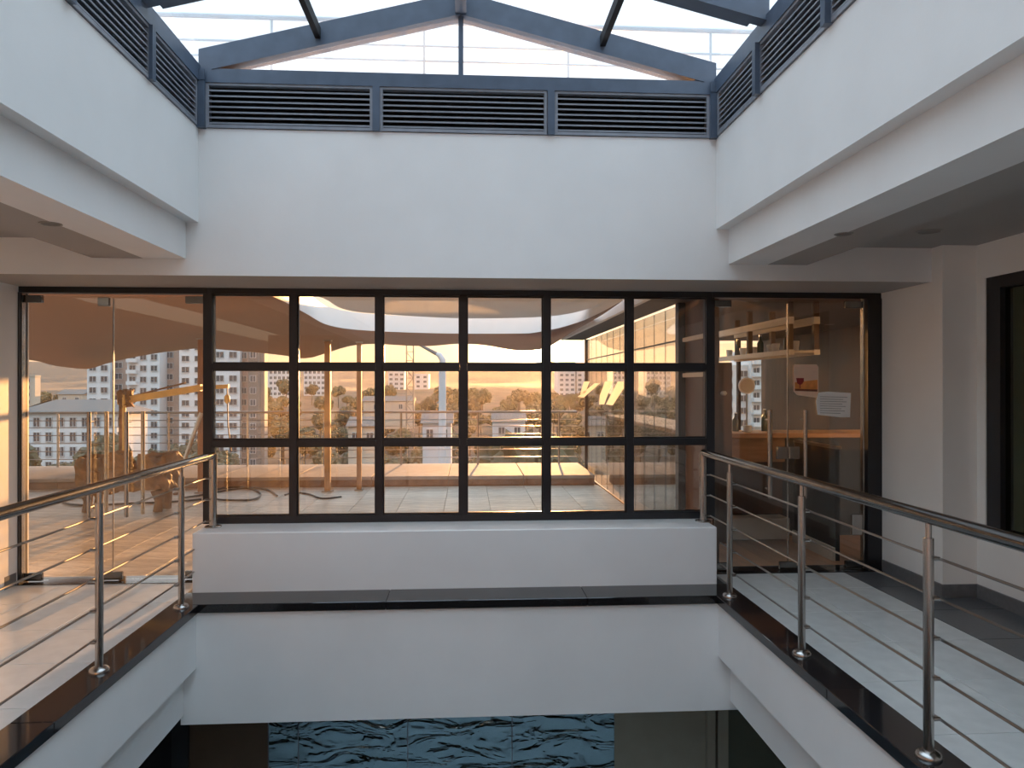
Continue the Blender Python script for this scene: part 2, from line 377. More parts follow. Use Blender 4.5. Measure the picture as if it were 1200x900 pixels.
# black granite trims, each of separate slabs
t1 = thing('trim_1', (0, 0, 0), 'black granite ledge along the edge of the sunlit gallery floor', 'ledge', kind='structure')
for a, b in ((YB, 1.8), (1.8, 3.6), (3.6, 5.46)): box('slab', XL, -2.155, a+0.002, b-0.002, -0.055, 0.008, 'granite', t1, bevel=0.004)
t2 = thing('trim_2', (0, 0, 0), 'black granite ledge along the edge of the grey tiled gallery floor', 'ledge', kind='structure')
for a, b in ((YB, 1.95), (1.95, 3.75), (3.75, 5.46)): box('slab', XR, 2.10, a+0.002, b-0.002, -0.055, 0.008, 'granite', t2, bevel=0.004)
t3 = thing('trim_3', (0, 0, 0), 'black granite ledge at the foot of the white window parapet', 'ledge', kind='structure')
for a, b in ((-2.155, -0.6), (-0.6, 0.9), (0.9, 2.10)): box('slab', a+0.001, b-0.001, YE, YP, -0.055, 0.008, 'granite', t3, bevel=0.004)
t4 = thing('trim_4', (0, 0, 0), 'black granite ledge of the rear gallery', 'ledge', kind='structure')
for a, b in ((-2.155, 0), (0, 2.10)): box('slab', a+0.001, b-0.001, 0.6, YB, -0.055, 0.008, 'granite', t4, bevel=0.004)
struct(box('trim_5', -3.66, -2.16, 6.10, 6.34, -0.05, 0.004, 'granite'), 'dark threshold strip under the terrace door', 'threshold')
struct(box('trim_6', 2.06, JR, 6.10, 6.34, -0.05, 0.006, 'granite'), 'black threshold strip under the poster door', 'threshold')
# skirtings
struct(boxes('baseboard_right', [(WR-0.015, WR, 0.6, 5.31, 0, 0.10), (JR-0.015, WR, 5.315, 5.33, 0, 0.10), (JR-0.015, JR, 5.33, 6.12, 0, 0.10)], 'skirting'),
       'grey tile skirting around the foot of the pilaster and side wall', 'baseboard')
struct(box('baseboard_left', WL, WL+0.015, 0.6, 6.12, 0, 0.10, 'skirting'), 'grey tile skirting under the orange lit wall', 'baseboard')

# ------------------------------------------------------------------ the gridded window
w1 = thing('window_1', (0, YW, 0.464), 'wide black framed window of three rows of panes above the white parapet', 'window', kind='structure')
XS = [-2.125, -1.434, -0.731, -0.033, 0.668, 1.379, 2.075]
ZS = [0.497, 1.125, 1.755, 2.375]
FD = (YW-0.045, YW+0.045)
box('frame_head', -2.16, 2.11, *FD, 2.352, 2.40, 'frame_black', w1)
box('frame_sill', -2.09, 2.04, *FD, 0.464, 0.525, 'frame_black', w1)
for x, hw in ((XS[0], 0.036), (XS[-1], 0.036)): box('frame_jamb', x-hw, x+hw, *FD, 0.464, 2.352, 'frame_black', w1)
for x in XS[1:-1]: box('mullion', x-0.029, x+0.029, *FD, 0.525, 2.352, 'frame_black', w1)
for z in ZS[1:-1]:
    for a, b in zip(XS, XS[1:]):
        box('transom', a+0.03, b-0.03, *FD, z-0.026, z+0.026, 'frame_black', w1)
for i, (a, b) in enumerate(zip(XS, XS[1:])):
    for j, (c, d) in enumerate(zip(ZS, ZS[1:])):
        zc0 = c+0.026; zc1 = d-0.024
        box('pane', a+0.029, b-0.029, YW+0.006, YW+0.012, zc0, zc1, 'window_glass', w1)
        boxes('glazing_bead', [(a+0.028, a+0.040, YW-0.02, YW+0.005, zc0, zc1), (b-0.040, b-0.028, YW-0.02, YW+0.005, zc0, zc1),
                               (a+0.040, b-0.040, YW-0.02, YW+0.005, zc0, zc0+0.012), (a+0.040, b-0.040, YW-0.02, YW+0.005, zc1-0.012, zc1)], 'frame_black', w1)
d_ = thing('window_glint', px(705, 461, YW-0.001), 'painted-on white slanted decal on the window pane nearest the mirrored wing', 'glint')  # bright reflection in the pane, built as white translucent stripes on the glass
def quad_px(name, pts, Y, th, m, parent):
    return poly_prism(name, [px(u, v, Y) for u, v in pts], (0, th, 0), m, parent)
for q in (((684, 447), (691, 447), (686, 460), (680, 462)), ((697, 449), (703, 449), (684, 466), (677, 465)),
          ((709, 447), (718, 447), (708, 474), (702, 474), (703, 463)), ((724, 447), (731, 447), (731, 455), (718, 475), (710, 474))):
    quad_px('stripe', q, YW+0.0035, 0.002, 'glint_white', d_)

# ------------------------------------------------------------------ glass double doors
def pull_bar(x, parent, z0, z1):
    h = tube('pull_handle', [(x, YW-0.055, z0), (x, YW-0.055, z1)], 0.016, 'stainless', parent, 12)
    for z in (z0+0.08, z1-0.08):
        b = tube('standoff', [(x, YW-0.055, z), (x, YW+0.02, z)], 0.009, 'stainless', None, 8)
        b.parent = h
    h2 = tube('pull_handle', [(x+0.07, YW+0.085, z0), (x+0.07, YW+0.085, z1)], 0.016, 'stainless', parent, 12)
def fix_sub(o):            # sub-parts built in world space under a part whose thing sits away from the origin
    o.matrix_parent_inverse = Matrix.Identity(4)
def glass_door(name, label, x0, xm, x1, zt, handles, right):
    d = thing(name, (0, 0, 0), label, 'door', kind='structure')
    box('door_head', x0-0.03, x1+0.03 if not right else JR, YW-0.05, YW+0.05, 2.352, 2.40, 'frame_black', d)
    if right: box('door_jamb', 3.455, JR, YW-0.06, YW+0.06, 0, 2.352, 'frame_black', d)
    else: box('door_jamb', -3.64, x0-0.004, YW-0.06, YW+0.06, 0, 2.352, 'frame_black', d)
    # bright edge profile beside the jamb
    xj = 3.43 if right else x0-0.010
    box('edge_profile', xj, xj+0.012, YW-0.03, YW+0.02, 0.02, 2.35, 'stainless', d)
    for a, b in ((x0, xm-0.003), (xm+0.003, x1)):
        l = box('leaf', a+0.004, b-0.004, YW-0.006, YW+0.006, 0.015, zt, 'door_glass', d)
    box('meeting_strip', xm-0.004, xm+0.004, YW-0.007, YW+0.007, 0.02, zt-0.02, 'stainless' if right else 'frame_black' and 'rod_steel', d)
    for xa, xb in ((x0+0.004, x0+0.15), (xm-0.075, xm+0.075), (x1-0.15, x1-0.004)):
        mid = abs((xa+xb)/2-xm) < 0.05
        box('patch_fitting', xa, xb, YW-0.016, YW+0.016, 0.012, 0.075, 'rail_dark', d, bevel=0.003)
        if not mid: box('patch_fitting', xa, xb, YW-0.016, YW+0.016, zt-0.055, zt+0.005, 'rail_dark', d, bevel=0.003)
        elif not right: box('top_lock', xm-0.12, xm-0.03, YW-0.016, YW+0.016, zt-0.08, zt-0.01, 'rail_dark', d, bevel=0.003)
    if right:
        for xc in (xm-0.055, xm+0.055): box('lock_case', xc-0.045, xc+0.045, YW-0.018, YW+0.018, 0.965, 1.07, 'stainless', d, bevel=0.004)
        box('guard_plate', 3.335, 3.43, YW-0.02, YW+0.02, 0.30, 0.48, 'stainless', d, bevel=0.003)
    for x in handles:
        pull_bar(x, d, 0.53 if not right else 0.63, 1.385)
    return d
glass_door('door_1', 'frameless double glass door with long steel bars opening onto the terrace', -3.60, -2.893, -2.165, 2.33, (-3.06, -2.765), False)
glass_door('door_2', 'frameless double glass door with a poster and a paper notice on it', 2.12, 2.77, 3.43, 2.33, (2.585, 2.90), True)

po = thing('poster', px(945, 445, YW-0.008), 'peach poster with a red glass and sunset, taped to the glass door', 'poster')
yk = YW-0.0085
quad_px('sheet', ((931, 427), (957, 427), (959, 430), (959, 460), (956, 466), (934, 463), (930, 459), (930, 430)), yk, -0.002, 'paper_peach', po)
quad_px('sunset_print', ((931.5, 448), (958, 445), (958, 458), (931.5, 457)), yk-0.0022, -0.0006, 'print_orange', po)
quad_px('ground_print', ((931.5, 455.5), (958, 456.5), (958, 459), (931.5, 458)), yk-0.003, -0.0006, 'print_brown', po)
quad_px('glass_print', ((933, 443), (942, 443), (942, 447), (940, 450), (938, 451), (938, 455), (937, 455), (937, 451), (934, 449)), yk-0.003, -0.0006, 'print_red', po)
no = thing('paper_notice', px(977, 474, YW-0.008), 'white typed paper notice with curled corner taped beside the poster', 'notice')
quad_px('sheet', ((959, 460), (970, 459), (997, 460.5), (996, 489), (985, 489), (958, 486), (956, 470)), yk, -0.002, 'paper', no)
for k in range(8):
    quad_px('text_line', ((961, 464.5+k*2.7), (993-(k*5 % 9), 465.2+k*2.7), (993-(k*5 % 9), 465.9+k*2.7), (961, 465.2+k*2.7)), yk-0.0022, -0.0004, 'ink', no)

# ------------------------------------------------------------------ side window in the right wall
w2 = thing('window_2', (WR, 3.7, 0.45), 'black framed side window with an olive blind beyond the pilaster', 'window', kind='structure')
box('frame_jamb', WR+0.01, WR+0.11, 5.10, 5.24, 0.45, 2.40, 'frame_black', w2)
box('frame_jamb', WR+0.01, WR+0.11, 2.2, 2.30, 0.45, 2.40, 'frame_black', w2)
box('frame_head', WR+0.01, WR+0.11, 2.30, 5.10, 2.31, 2.40, 'frame_black', w2)
box('frame_sill', WR+0.01, WR+0.11, 2.30, 5.10, 0.45, 0.55, 'frame_black', w2)
box('mullion', WR+0.01, WR+0.11, 3.66, 3.74, 0.55, 2.31, 'frame_black', w2)
for a, b in ((2.30, 3.66), (3.74, 5.10)):
    box('pane', WR+0.05, WR+0.056, a, b, 0.55, 2.31, 'side_glass', w2)
    box('roller_blind', WR+0.13, WR+0.14, a-0.03, b+0.03, 0.5, 2.38, 'blind', w2)

# ------------------------------------------------------------------ stainless railings of the galleries
ROD_Z = [0.166, 0.338, 0.51, 0.682, 0.854]
def railing(name, label, xs, side, ys, yend, y0):
    r = thing(name, (xs, ys[0], 0.008), label, 'railing')
    s = side                                    # +1: walkway lies towards +x
    z0 = 0.008
    proto = None
    for y in ys:
        p = tube('post', [(xs, y, z0+0.012), (xs, y, 0.945)], 0.0215, 'stainless', r, 16)
        kids = [lathe('flange', [(0.054, 0.0), (0.054, 0.008), (0.046, 0.02), (0.03, 0.026), (0.022, 0.028)], (xs, y, z0), 'stainless', None, 18),
                tube('spigot', [(xs, y, 0.945), (xs, y, 1.012)], 0.0125, 'stainless', None, 12)]
        for z in ROD_Z:
            k = tube('rod_clamp', [(xs+s*0.018, y, z), (xs+s*0.05, y, z)], 0.009, 'stainless', None, 8)
            kids.append(k)
        for k in kids:
            k.parent = p; k.location = -Vector(r['_o'])
    # end post on the parapet
    ye = 6.03
    p = tube('post', [(xs-s*0.01, ye, 0.476), (xs-s*0.01, ye, 1.05)], 0.030, 'stainless', r, 18)
    k = lathe('flange', [(0.066, 0.0), (0.066, 0.006), (0.055, 0.012), (0.032, 0.014)], (xs-s*0.01, ye, 0.464), 'stainless', None, 20)
    k.parent = p; k.location = -Vector(r['_o'])
    tube('handrail', [(xs, y0, 1.036), (xs, ye+0.02, 1.036)], 0.030, 'rail_dark', r, 20)
    for z in ROD_Z:
        e = YP-0.0 if z < 0.464 else ye
        if z < 0.464: e = YP
        tube('rod', [(xs+s*0.05, y0, z), (xs+s*(0.05 if z < 0.464 else 0.05), e, z)], 0.0065, 'rod_steel', r, 8)
        if z > 0.464:
            tube('rod_clamp', [(xs-s*0.01, ye, z), (xs+s*0.055, ye, z)], 0.009, 'stainless', r, 8)
    return r
railing('gallery_railing', 'steel handrail with five rods and round posts before the terrace door', -2.047, -1, [0.70, 1.88, 3.05, 4.225, 5.40], 6.0, 0.70)
railing('gallery_railing', 'steel handrail with five rods and round posts beside the grey tiled walkway', 1.978, 1, [0.70, 1.85, 3.04, 4.238, 5.432], 6.0, 0.70)
rr = thing('gallery_railing', (0, 0.68, 0.008), 'steel handrail with five rods along the rear gallery', 'railing')
for x in (-0.95, 0, 0.95): tube('post', [(x, 0.68, 0.01), (x, 0.68, 1.01)], 0.0215, 'stainless', rr, 12)
tube('handrail', [(-2.01, 0.68, 1.036), (1.94, 0.68, 1.036)], 0.03, 'rail_dark', rr, 16)
for z in ROD_Z: tube('rod', [(-2.01, 0.68-0.05, z), (1.94, 0.68-0.05, z)], 0.0065, 'rod_steel', rr, 8)

# ------------------------------------------------------------------ recessed downlights in the right gallery ceiling
def downlight(name, c, z, r, label):
    d = thing(name, (c[0], c[1], z), label, 'downlight')
    bm = bmesh.new(); n = 24
    prof = [(r, 0.0), (r, -0.004), (r*0.86, -0.005), (r*0.8, 0.0)]
    rings = [[bm.verts.new((a*math.cos(2*math.pi*k/n), a*math.sin(2*math.pi*k/n), h)) for k in range(n)] for a, h in prof]
    for i in range(3):
        for k in range(n): bm.faces.new((rings[i][k], rings[i][(k+1) % n], rings[i+1][(k+1) % n], rings[i+1][k]))
    finish('trim_ring', bm, 'lamp_trim', d, smooth=True)
    lathe('lens', [(r*0.82, -0.002), (r*0.82, -0.0005)], (c[0], c[1], z), 'lamp_core', d, 24)
a = pz(989, 274, Z_CEIL); b = pz(1089, 271, 2.66)
downlight('downlight', (a.x, a.y), Z_CEIL, 0.055, 'small recessed downlight in the lower step of the gallery ceiling')
downlight('downlight', (b.x, b.y), 2.66, 0.085, 'larger recessed downlight in the upper step of the gallery ceiling')
c_ = pz(59, 262, Z_CEIL)
downlight('downlight', (c_.x, c_.y), Z_CEIL, 0.06, 'recessed downlight in the brownish ceiling over the sunlit gallery')

# ------------------------------------------------------------------ skylight
sk = thing('skylight', (0, YE, Z_FAST), 'blue grey steel gabled skylight with louvred sides and glass roof', 'skylight')
ZB0, ZB1 = Z_LOUV, Z_LOUV+0.10
box('ring_beam', XL-0.10, XR+0.10, YE-0.02, YE+0.10, ZB0, ZB1, 'steel_grey', sk)
box('ring_beam', XL-0.10, XL+0.02, -4.7, YE-0.02, ZB0, ZB1+0.02, 'steel_grey', sk)
box('ring_beam', XR-0.02, XR+0.10, -4.7, YE-0.02, ZB0, ZB1+0.02, 'steel_grey', sk)
for x in (XL, XR):
    box('corner_post', x-0.055, x+0.055, YE-0.05, YE+0.06, Z_FAST-0.005, ZB0, 'steel_grey', sk)
    box('bolt_plate', x-0.06, x+0.06, YE-0.056, YE-0.05, ZB0+0.005, ZB0+0.08, 'steel_grey', sk)
def louvre(axis, a, b, fixed, sgn):
    # panel between a and b along the axis; faces the atrium with sign sgn
    z0, z1 = Z_FAST+0.004, ZB0
    def bx_(name, u0, u1, v0, v1, w0, w1, m, par):
        v0_, v1_ = sorted((fixed+sgn*v0, fixed+sgn*v1))
        return box(name, u0, u1, v0_, v1_, w0, w1, m, par) if axis == 'x' else box(name, v0_, v1_, u0, u1, w0, w1, m, par)
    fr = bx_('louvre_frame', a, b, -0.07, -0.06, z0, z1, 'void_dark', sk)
    pr = []
    for (u0, u1, w0, w1) in ((a, a+0.022, z0, z1), (b-0.022, b, z0, z1), (a+0.022, b-0.022, z0, z0+0.022), (a+0.022, b-0.022, z1-0.018, z1)):
        pr.append(bx_('louvre_border', u0, u1, -0.045, 0.012, w0, w1, 'slat_grey', sk))
    n = 7; h = (z1-z0-0.05)/n
    o = Vector(sk['_o'])
    for k in range(n):
        zz = z0+0.028+h*k
        bm = bmesh.new()
        # a tilted blade: low at the atrium side, rising outwards
        prof = ((0.008, zz), (0.008, zz+0.011), (-0.05, zz+0.036), (-0.05, zz+0.026))
        va = []; vb = []
        for (v, w) in prof:
            q = fixed+sgn*v
            pa = Vector((a+0.02, q, w)) if axis == 'x' else Vector((q, a+0.02, w))
            pb = Vector((b-0.02, q, w)) if axis == 'x' else Vector((q, b-0.02, w))
            va.append(bm.verts.new(pa-o)); vb.append(bm.verts.new(pb-o))
        bm.faces.new(va); bm.faces.new(vb[::-1])
        for i in range(4): bm.faces.new((va[i], vb[i], vb[(i+1) % 4], va[(i+1) % 4]))
        sl = finish('slat', bm, 'slat_grey', fr)
for a, b in ((XL+0.055, px(437, 100, YE).x), (px(445, 100, YE).x, px(641, 100, YE).x), (px(650, 100, YE).x, XR-0.055)):
    louvre('x', a, b, YE, -1)
for u in (441, 645.5):
    x = px(u, 100, YE).x; box('louvre_post', x-0.026, x+0.026, YE-0.03, YE+0.05, Z_FAST, ZB0, 'steel_grey', sk)
YJ = [YE-0.055]+[4.62-0.92*i for i in range(11)]
for (y1, y0) in zip(YJ, YJ[1:]):
    louvre('y', y0+0.025, y1-0.005, XL, 1); louvre('y', y0+0.025, y1-0.005, XR, -1)
    for x in (XL, XR): box('louvre_post', x-0.045, x+0.035 if x < 0 else x+0.045, y0-0.025, y0+0.025, Z_FAST, ZB0, 'steel_grey', sk)
# rafters, ridge, purlins
XA = px(540, 20, YE).x; ZA = 4.36           # underside of the apex
def beam(name, p, q, w, h, m, par):           # box section from p to q (underside centre line), width along Y
    o = Vector(par['_o']); p = Vector(p)-o; q = Vector(q)-o
    bm = bmesh.new(); vs_ = []
    for e in (p, q):
        for dy, dz in ((-w/2, 0), (w/2, 0), (w/2, h), (-w/2, h)): vs_.append(bm.verts.new(e+Vector((0, dy, dz))))
    for f in ((0,1,2,3),(7,6,5,4),(0,4,5,1),(1,5,6,2),(2,6,7,3),(3,7,4,0)): bm.faces.new([vs_[i] for i in f])
    return finish(name, bm, m, par)
RY = [YE+0.04]+[4.52-0.92*i for i in range(11)]
zf = ZB1-0.02
for y in RY:
    for x in (XL, XR):
        beam('rafter', (x, y, zf), (XA, y, ZA), 0.09, 0.165, 'steel_grey', sk)
        # lower flange shows as a second, wider strip
        beam('rafter_flange', (x+(0.10 if x < 0 else -0.10), y, zf+0.012), (XA, y, ZA-0.014), 0.13, 0.016, 'steel_grey', sk)
box('king_post', XA-0.018, XA+0.018, YE+0.0, YE+0.06, ZB1, ZA+0.02, 'steel_grey', sk)
for y0, y1 in zip(RY[1:], RY): box('ridge_beam', XA-0.04, XA+0.04, y0+0.045, y1-0.045, ZA-0.01, ZA+0.14, 'steel_grey', sk)
for t_ in (0.45,):
    for x in (XL, XR):
        xm, zm = x+(XA-x)*t_, zf+(ZA-zf)*t_
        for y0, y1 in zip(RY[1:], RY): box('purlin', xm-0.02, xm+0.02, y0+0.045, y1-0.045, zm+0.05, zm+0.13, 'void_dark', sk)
def roof_quad(name, pts, m, par, th=0.01):
    return poly_prism(name, pts, (0, 0, th), m, par)
for y0, y1 in zip(RY[1:], RY):
    for x in (XL, XR):
        zt = 0.17
        for ta, tb in ((0, 0.45), (0.45, 1.0)):
            xa, xb = x+(XA-x)*ta, x+(XA-x)*tb; za, zb = zf+(ZA-zf)*ta+zt, zf+(ZA-zf)*tb+zt
            roof_quad('roof_pane', [(xa, y0, za), (xb, y0, zb), (xb, y1, zb), (xa, y1, za)], 'sky_glass', sk)
for x in (XL, XR):
    poly_prism('gable_pane', [(x*0.9, YE+0.03, ZB1), (XA+(0.018 if x > 0 else -0.018), YE+0.03, ZB1), (XA+(0.018 if x > 0 else -0.018), YE+0.03, ZA-0.01)], (0, 0.006, 0), 'sky_glass', sk)
# roof slab around the skylight and the guard rail that stands on it
struct(boxes('roof_slab', [(-7, XL-0.10, -4.7, 6.6, Z_FAST, 3.60), (XR+0.10, 7, -4.7, 6.6, Z_FAST, 3.60), (XL-0.1, XR+0.1, YE+0.10, 6.6, Z_FAST, 3.60), (-7, 7, -5.5, -4.7, 3.47, 3.60)], 'plaster'),
       'flat roof slab around the skylight', 'roof')
g = thing('roof_railing', (0, 6.55, 3.60), 'pale guard rail on the roof behind the gable of the skylight', 'railing')
def pxr(u, v): return px(u, v, 6.55)
za, zb, zc = 1.6+0.3*0, 0, 0
for (vl, vr, rad) in ((21, 34, 0.022), (48, 63, 0.010), (69, 77, 0.009)):
    L = pxr(0, vl); R = pxr(1100, vr); z = (L.z+R.z)/2
    tube('top_rail' if rad > 0.02 else 'rod', [(L.x, 6.55, z), (R.x, 6.55, z)], rad, 'roof_rail', g, 10)
ztop = (pxr(0, 21).z+pxr(1100, 34).z)/2
for u in (-20, 145, 318, 497, 666, 833, 1003): tube('post', [(pxr(u, 50).x, 6.55, 3.60), (pxr(u, 50).x, 6.55, ztop)], 0.011, 'roof_rail', g, 8)

# ------------------------------------------------------------------ lower storey
ZF = -3.3
fl = box('floor_lower', -3.9, 3.9, -3.2, 6.6, ZF-0.2, ZF, 'lower_floor'); struct(fl, 'floor of the storey below, seen only as reflection', 'floor')
for nm, x0, x1 in (('wall_lower_left', -4.1, -3.9), ('wall_lower_right', 3.9, 4.1)):
    struct(box(nm, x0, x1, -3.2, 6.6, ZF, -0.8, 'lower_beige'), 'plain wall of the lower storey on the %s' % ('brown door side' if 'left' in nm else 'beige column side'))
struct(box('wall_lower_rear', -3.9, 3.9, -3.4, -3.2, ZF, -0.3, 'lower_beige'), 'plain back wall of the lower storey')
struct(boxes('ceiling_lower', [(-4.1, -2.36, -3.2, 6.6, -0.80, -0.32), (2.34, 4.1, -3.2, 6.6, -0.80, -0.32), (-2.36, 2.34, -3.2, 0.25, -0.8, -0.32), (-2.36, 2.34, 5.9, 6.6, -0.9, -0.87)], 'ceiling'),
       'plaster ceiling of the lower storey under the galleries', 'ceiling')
w3 = thing('window_3', (0, 6.25, ZF), 'dark wavy glass wall of the storey below the white beam', 'window', kind='structure')
us = [315, 350, 478, 600, 720]
xs3 = [px(u, 870, 6.25).x for u in us]
box('frame_post', px(204, 870, 6.25).x, px(223, 870, 6.25).x, 6.2, 6.3, ZF, -0.87, 'frame_black', w3)
box('brown_panel', px(223, 870, 6.25).x, xs3[0], 6.24, 6.28, ZF, -0.87, 'lower_brown', w3)
for a, b in zip(xs3, xs3[1:]):
    box('pane', a+0.004, b-0.004, 6.245, 6.26, ZF, -0.87, 'wavy_glass', w3)
    box('pane_joint', a-0.004, a+0.004, 6.24, 6.262, ZF, -0.87, 'slat_grey', w3)
box('beige_panel', xs3[-1], px(826, 870, 6.25).x, 6.24, 6.28, ZF, -0.87, 'lower_beige', w3)
box('frame_post', px(826, 870, 6.25).x, px(835, 870, 6.25).x, 6.18, 6.28, ZF, -0.87, 'lower_beige', w3)
box('frame_post', px(838, 870, 6.25).x, px(850, 870, 6.25).x, 6.18, 6.28, ZF, -0.87, 'lower_beige', w3)
box('dark_panel', px(850, 870, 6.25).x, 3.9, 6.24, 6.28, ZF, -0.87, 'lower_dark', w3)
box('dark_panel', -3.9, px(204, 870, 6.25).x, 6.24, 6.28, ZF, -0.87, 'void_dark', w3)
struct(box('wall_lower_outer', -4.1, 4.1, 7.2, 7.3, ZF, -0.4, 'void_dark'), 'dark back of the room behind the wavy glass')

# ------------------------------------------------------------------ terrace
YK = 11.70
T = []
xs_ = [-7.5+0.6*i for i in range(16)]+[2.1]
ys_ = [6.34+0.6*i for i in range(9)]+[YK]
for a, b in zip(ys_, ys_[1:]):
    for c, d in zip(xs_, xs_[1:]): T.append((c, d, a, b, 'stone'))
floor_of('floor_terrace', 'weathered stone tile floor of the terrace outside', [(-9.0, 2.1, 6.3, 14.2)], T)
kb = thing('stone_kerb', (0, YK, 0), 'low wide kerb of pale stone slabs along the edge of the terrace', 'kerb')
kx = [-8.7+1.2*i for i in range(10)]
for a, b in zip(kx, kx[1:]):
    b = min(b, 2.05)
    box('kerb_slab', a+0.004, b-0.004, YK-0.02, 13.55, 0.11, 0.165, 'stone_light', kb, bevel=0.006)
    box('kerb_face', a+0.004, b-0.004, YK+0.02, 13.5, -0.02, 0.11, 'kerb_face', kb)
YT = 13.35
tr = thing('terrace_railing', (0, YT, 0.165), 'thin steel terrace railing with rods standing on the stone kerb', 'railing')
tube('top_rail', [(-8.6, YT, 1.12), (2.0, YT, 1.12)], 0.022, 'rod_steel', tr, 10)
for z in (0.30, 0.44, 0.58, 0.72, 0.86, 0.98): tube('rod', [(-8.6, YT, z), (2.0, YT, z)], 0.008, 'rod_steel', tr, 6)
for u in (-40, 68, 198, 290, 380, 470, 560, 655): 
    x = px(u, 500, YT).x; tube('post', [(x, YT, 0.165), (x, YT, 1.12)], 0.02, 'stainless', tr, 8)

# canopy: slab with a curved inner edge, outer edge drooping
def smooth_curve(pts, n):
    res = []
    for i in range(len(pts)-1):
        p0 = pts[max(i-1, 0)]; p1 = pts[i]; p2 = pts[i+1]; p3 = pts[min(i+2, len(pts)-1)]
        for k in range(n):
            t = k/n
            res.append(0.5*((2*p1)+(-p0+p2)*t+(2*p0-5*p1+4*p2-p3)*t*t+(-p0+3*p1-3*p2+p3)*t**3))
    res.append(pts[-1]); return res
ZC = 2.44
inner_px = [(300, 340), (330, 352), (356, 366), (388, 382), (440, 388), (540, 391), (640, 390), (668, 384), (690, 374), (712, 362), (730, 352)]
inner = [pz(u, v, ZC) for u, v in inner_px]
inner = smooth_curve(inner, 5)
far_px = [(-80, 412), (30, 421), (60, 428), (82, 431), (104, 432.5), (125, 426), (150, 420), (190, 413), (235, 408), (262, 410), (300, 413), (336, 417), (352, 420), (366, 419), (385, 413), (412, 405),
          (440, 403), (475, 405), (505, 405.5), (535, 403), (565, 404), (600, 410), (618, 411), (640, 408), (655, 399), (668, 388.5)]
far = [px(u, v, 13.9) for u, v in far_px]
def resample(pts, n):
    d = [0]
    for a, b in zip(pts, pts[1:]): d.append(d[-1]+(b-a).length)
    outp = []
    j = 0
    for i in range(n):
        t = d[-1]*i/(n-1)
        while j < len(d)-2 and d[j+1] < t: j += 1
        k = (t-d[j])/max(d[j+1]-d[j], 1e-6); outp.append(pts[j].lerp(pts[j+1], min(max(k, 0), 1)))
    return outp
far = smooth_curve(far, 3)
N = 70
near_edge = [Vector((-8.5, 6.7, 2.52)), Vector((-5, 6.7, 2.52)), Vector((-2.6, 6.75, 2.47))] + inner
# match by x so the strips stay tidy
def at_x(pts, x):
    for a, b in zip(pts, pts[1:]):
        if (a.x-x)*(b.x-x) <= 0 and abs(a.x-b.x) > 1e-6: return a.lerp(b, (x-a.x)/(b.x-a.x))
    return pts[0].copy() if abs(pts[0].x-x) < abs(pts[-1].x-x) else pts[-1].copy()
cn = thing('terrace_canopy', (-3, 10, 2.44), 'brown drooping shade canopy with a curved white inner fascia over the terrace', 'canopy')
o_ = Vector(cn['_o'])
bm = bmesh.new(); grid = []
A = resample(near_edge, N); B = resample(far, N)
for a, b in zip(A, B):
    col = []
    for k in range(9):
        t = k/8; p = a.lerp(b, t); p.z = a.z+(b.z-a.z)*t**1.6
        col.append(bm.verts.new(p-o_))
    grid.append(col)
for i in range(N-1):
    for k in range(8): bm.faces.new((grid[i][k], grid[i+1][k], grid[i+1][k+1], grid[i][k+1]))
finish('canopy_cloth', bm, 'canopy_brown', cn, smooth=True)
bm = bmesh.new(); prev = None
for p in inner:
    q = [bm.verts.new(p+Vector(v)-o_) for v in ((0, 0, 0.0), (0, 0.06, 0.0), (0, 0.06, 0.26), (0, 0, 0.26))]
    if prev:
        for i in range(4): bm.faces.new((prev[i], prev[(i+1) % 4], q[(i+1) % 4], q[i]))
    else: bm.faces.new(q)
    prev = q
bm.faces.new(prev)
finish('fascia', bm, 'canopy_white', cn, smooth=True)
# overhanging eave of the building, curved edge
ea_px = [(300, 330), (345, 340), (380, 350), (402, 362), (440, 367.5), (540, 373), (640, 371), (690, 362), (714, 351), (740, 338), (800, 315)]
eav = smooth_curve([pz(u, v, 2.56) for u, v in ea_px], 5)
bm = bmesh.new(); bot = [bm.verts.new(p) for p in eav]+[bm.verts.new((eav[-1].x, 6.5, 2.56)), bm.verts.new((eav[0].x, 6.5, 2.56))]
top = [bm.verts.new(v.co+Vector((0, 0, 0.16))) for v in bot]
bm.faces.new(bot); bm.faces.new(top[::-1])
for i in range(len(bot)): bm.faces.new((bot[i], top[i], top[(i+1) % len(bot)], bot[(i+1) % len(bot)]))
struct(finish('ceiling_eave', bm, 'canopy_white'), 'pale curved eave soffit above the terrace window', 'eave')

# posts of the canopy
def post_px(u, vtop, vbot, Y, r, m, label, name='canopy_post'):
    t = px(u, vtop, Y); 
    o = tube(name, [(t.x, Y, 0.0), (t.x, Y, t.z)], r, m, None, 10)
    return o
def square_post(name, u, Y, ztop, w, m, label, cat='post', z0=0.0, group=None):
    x = px(u, 450, Y).x
    t = thing(name, (x, Y, z0), label, cat, group)
    box('shaft', x-w/2, x+w/2, Y-w/2, Y+w/2, z0+0.02, ztop, m, t, bevel=0.006)
    box('base_plate', x-w*0.9, x+w*0.9, Y-w*0.9, Y+w*0.9, z0, z0+0.02, 'rod_steel', t)
    box('cap_plate', x-w*0.7, x+w*0.7, Y-w*0.7, Y+w*0.7, ztop, ztop+0.02, 'rod_steel', t)
square_post('timber_post', 236, 11.2, px(236, 398, 11.2).z, 0.085, 'timber', 'brown timber post under the canopy beside the hoist')
square_post('canopy_post', 384, 11.2, px(384, 400, 11.2).z, 0.085, 'timber', 'canopy post beside the pale far towers')
square_post('canopy_post', 421, 11.3, px(421, 402, 11.3).z, 0.07, 'timber', 'slimmer canopy post where the drooping canopy rises')

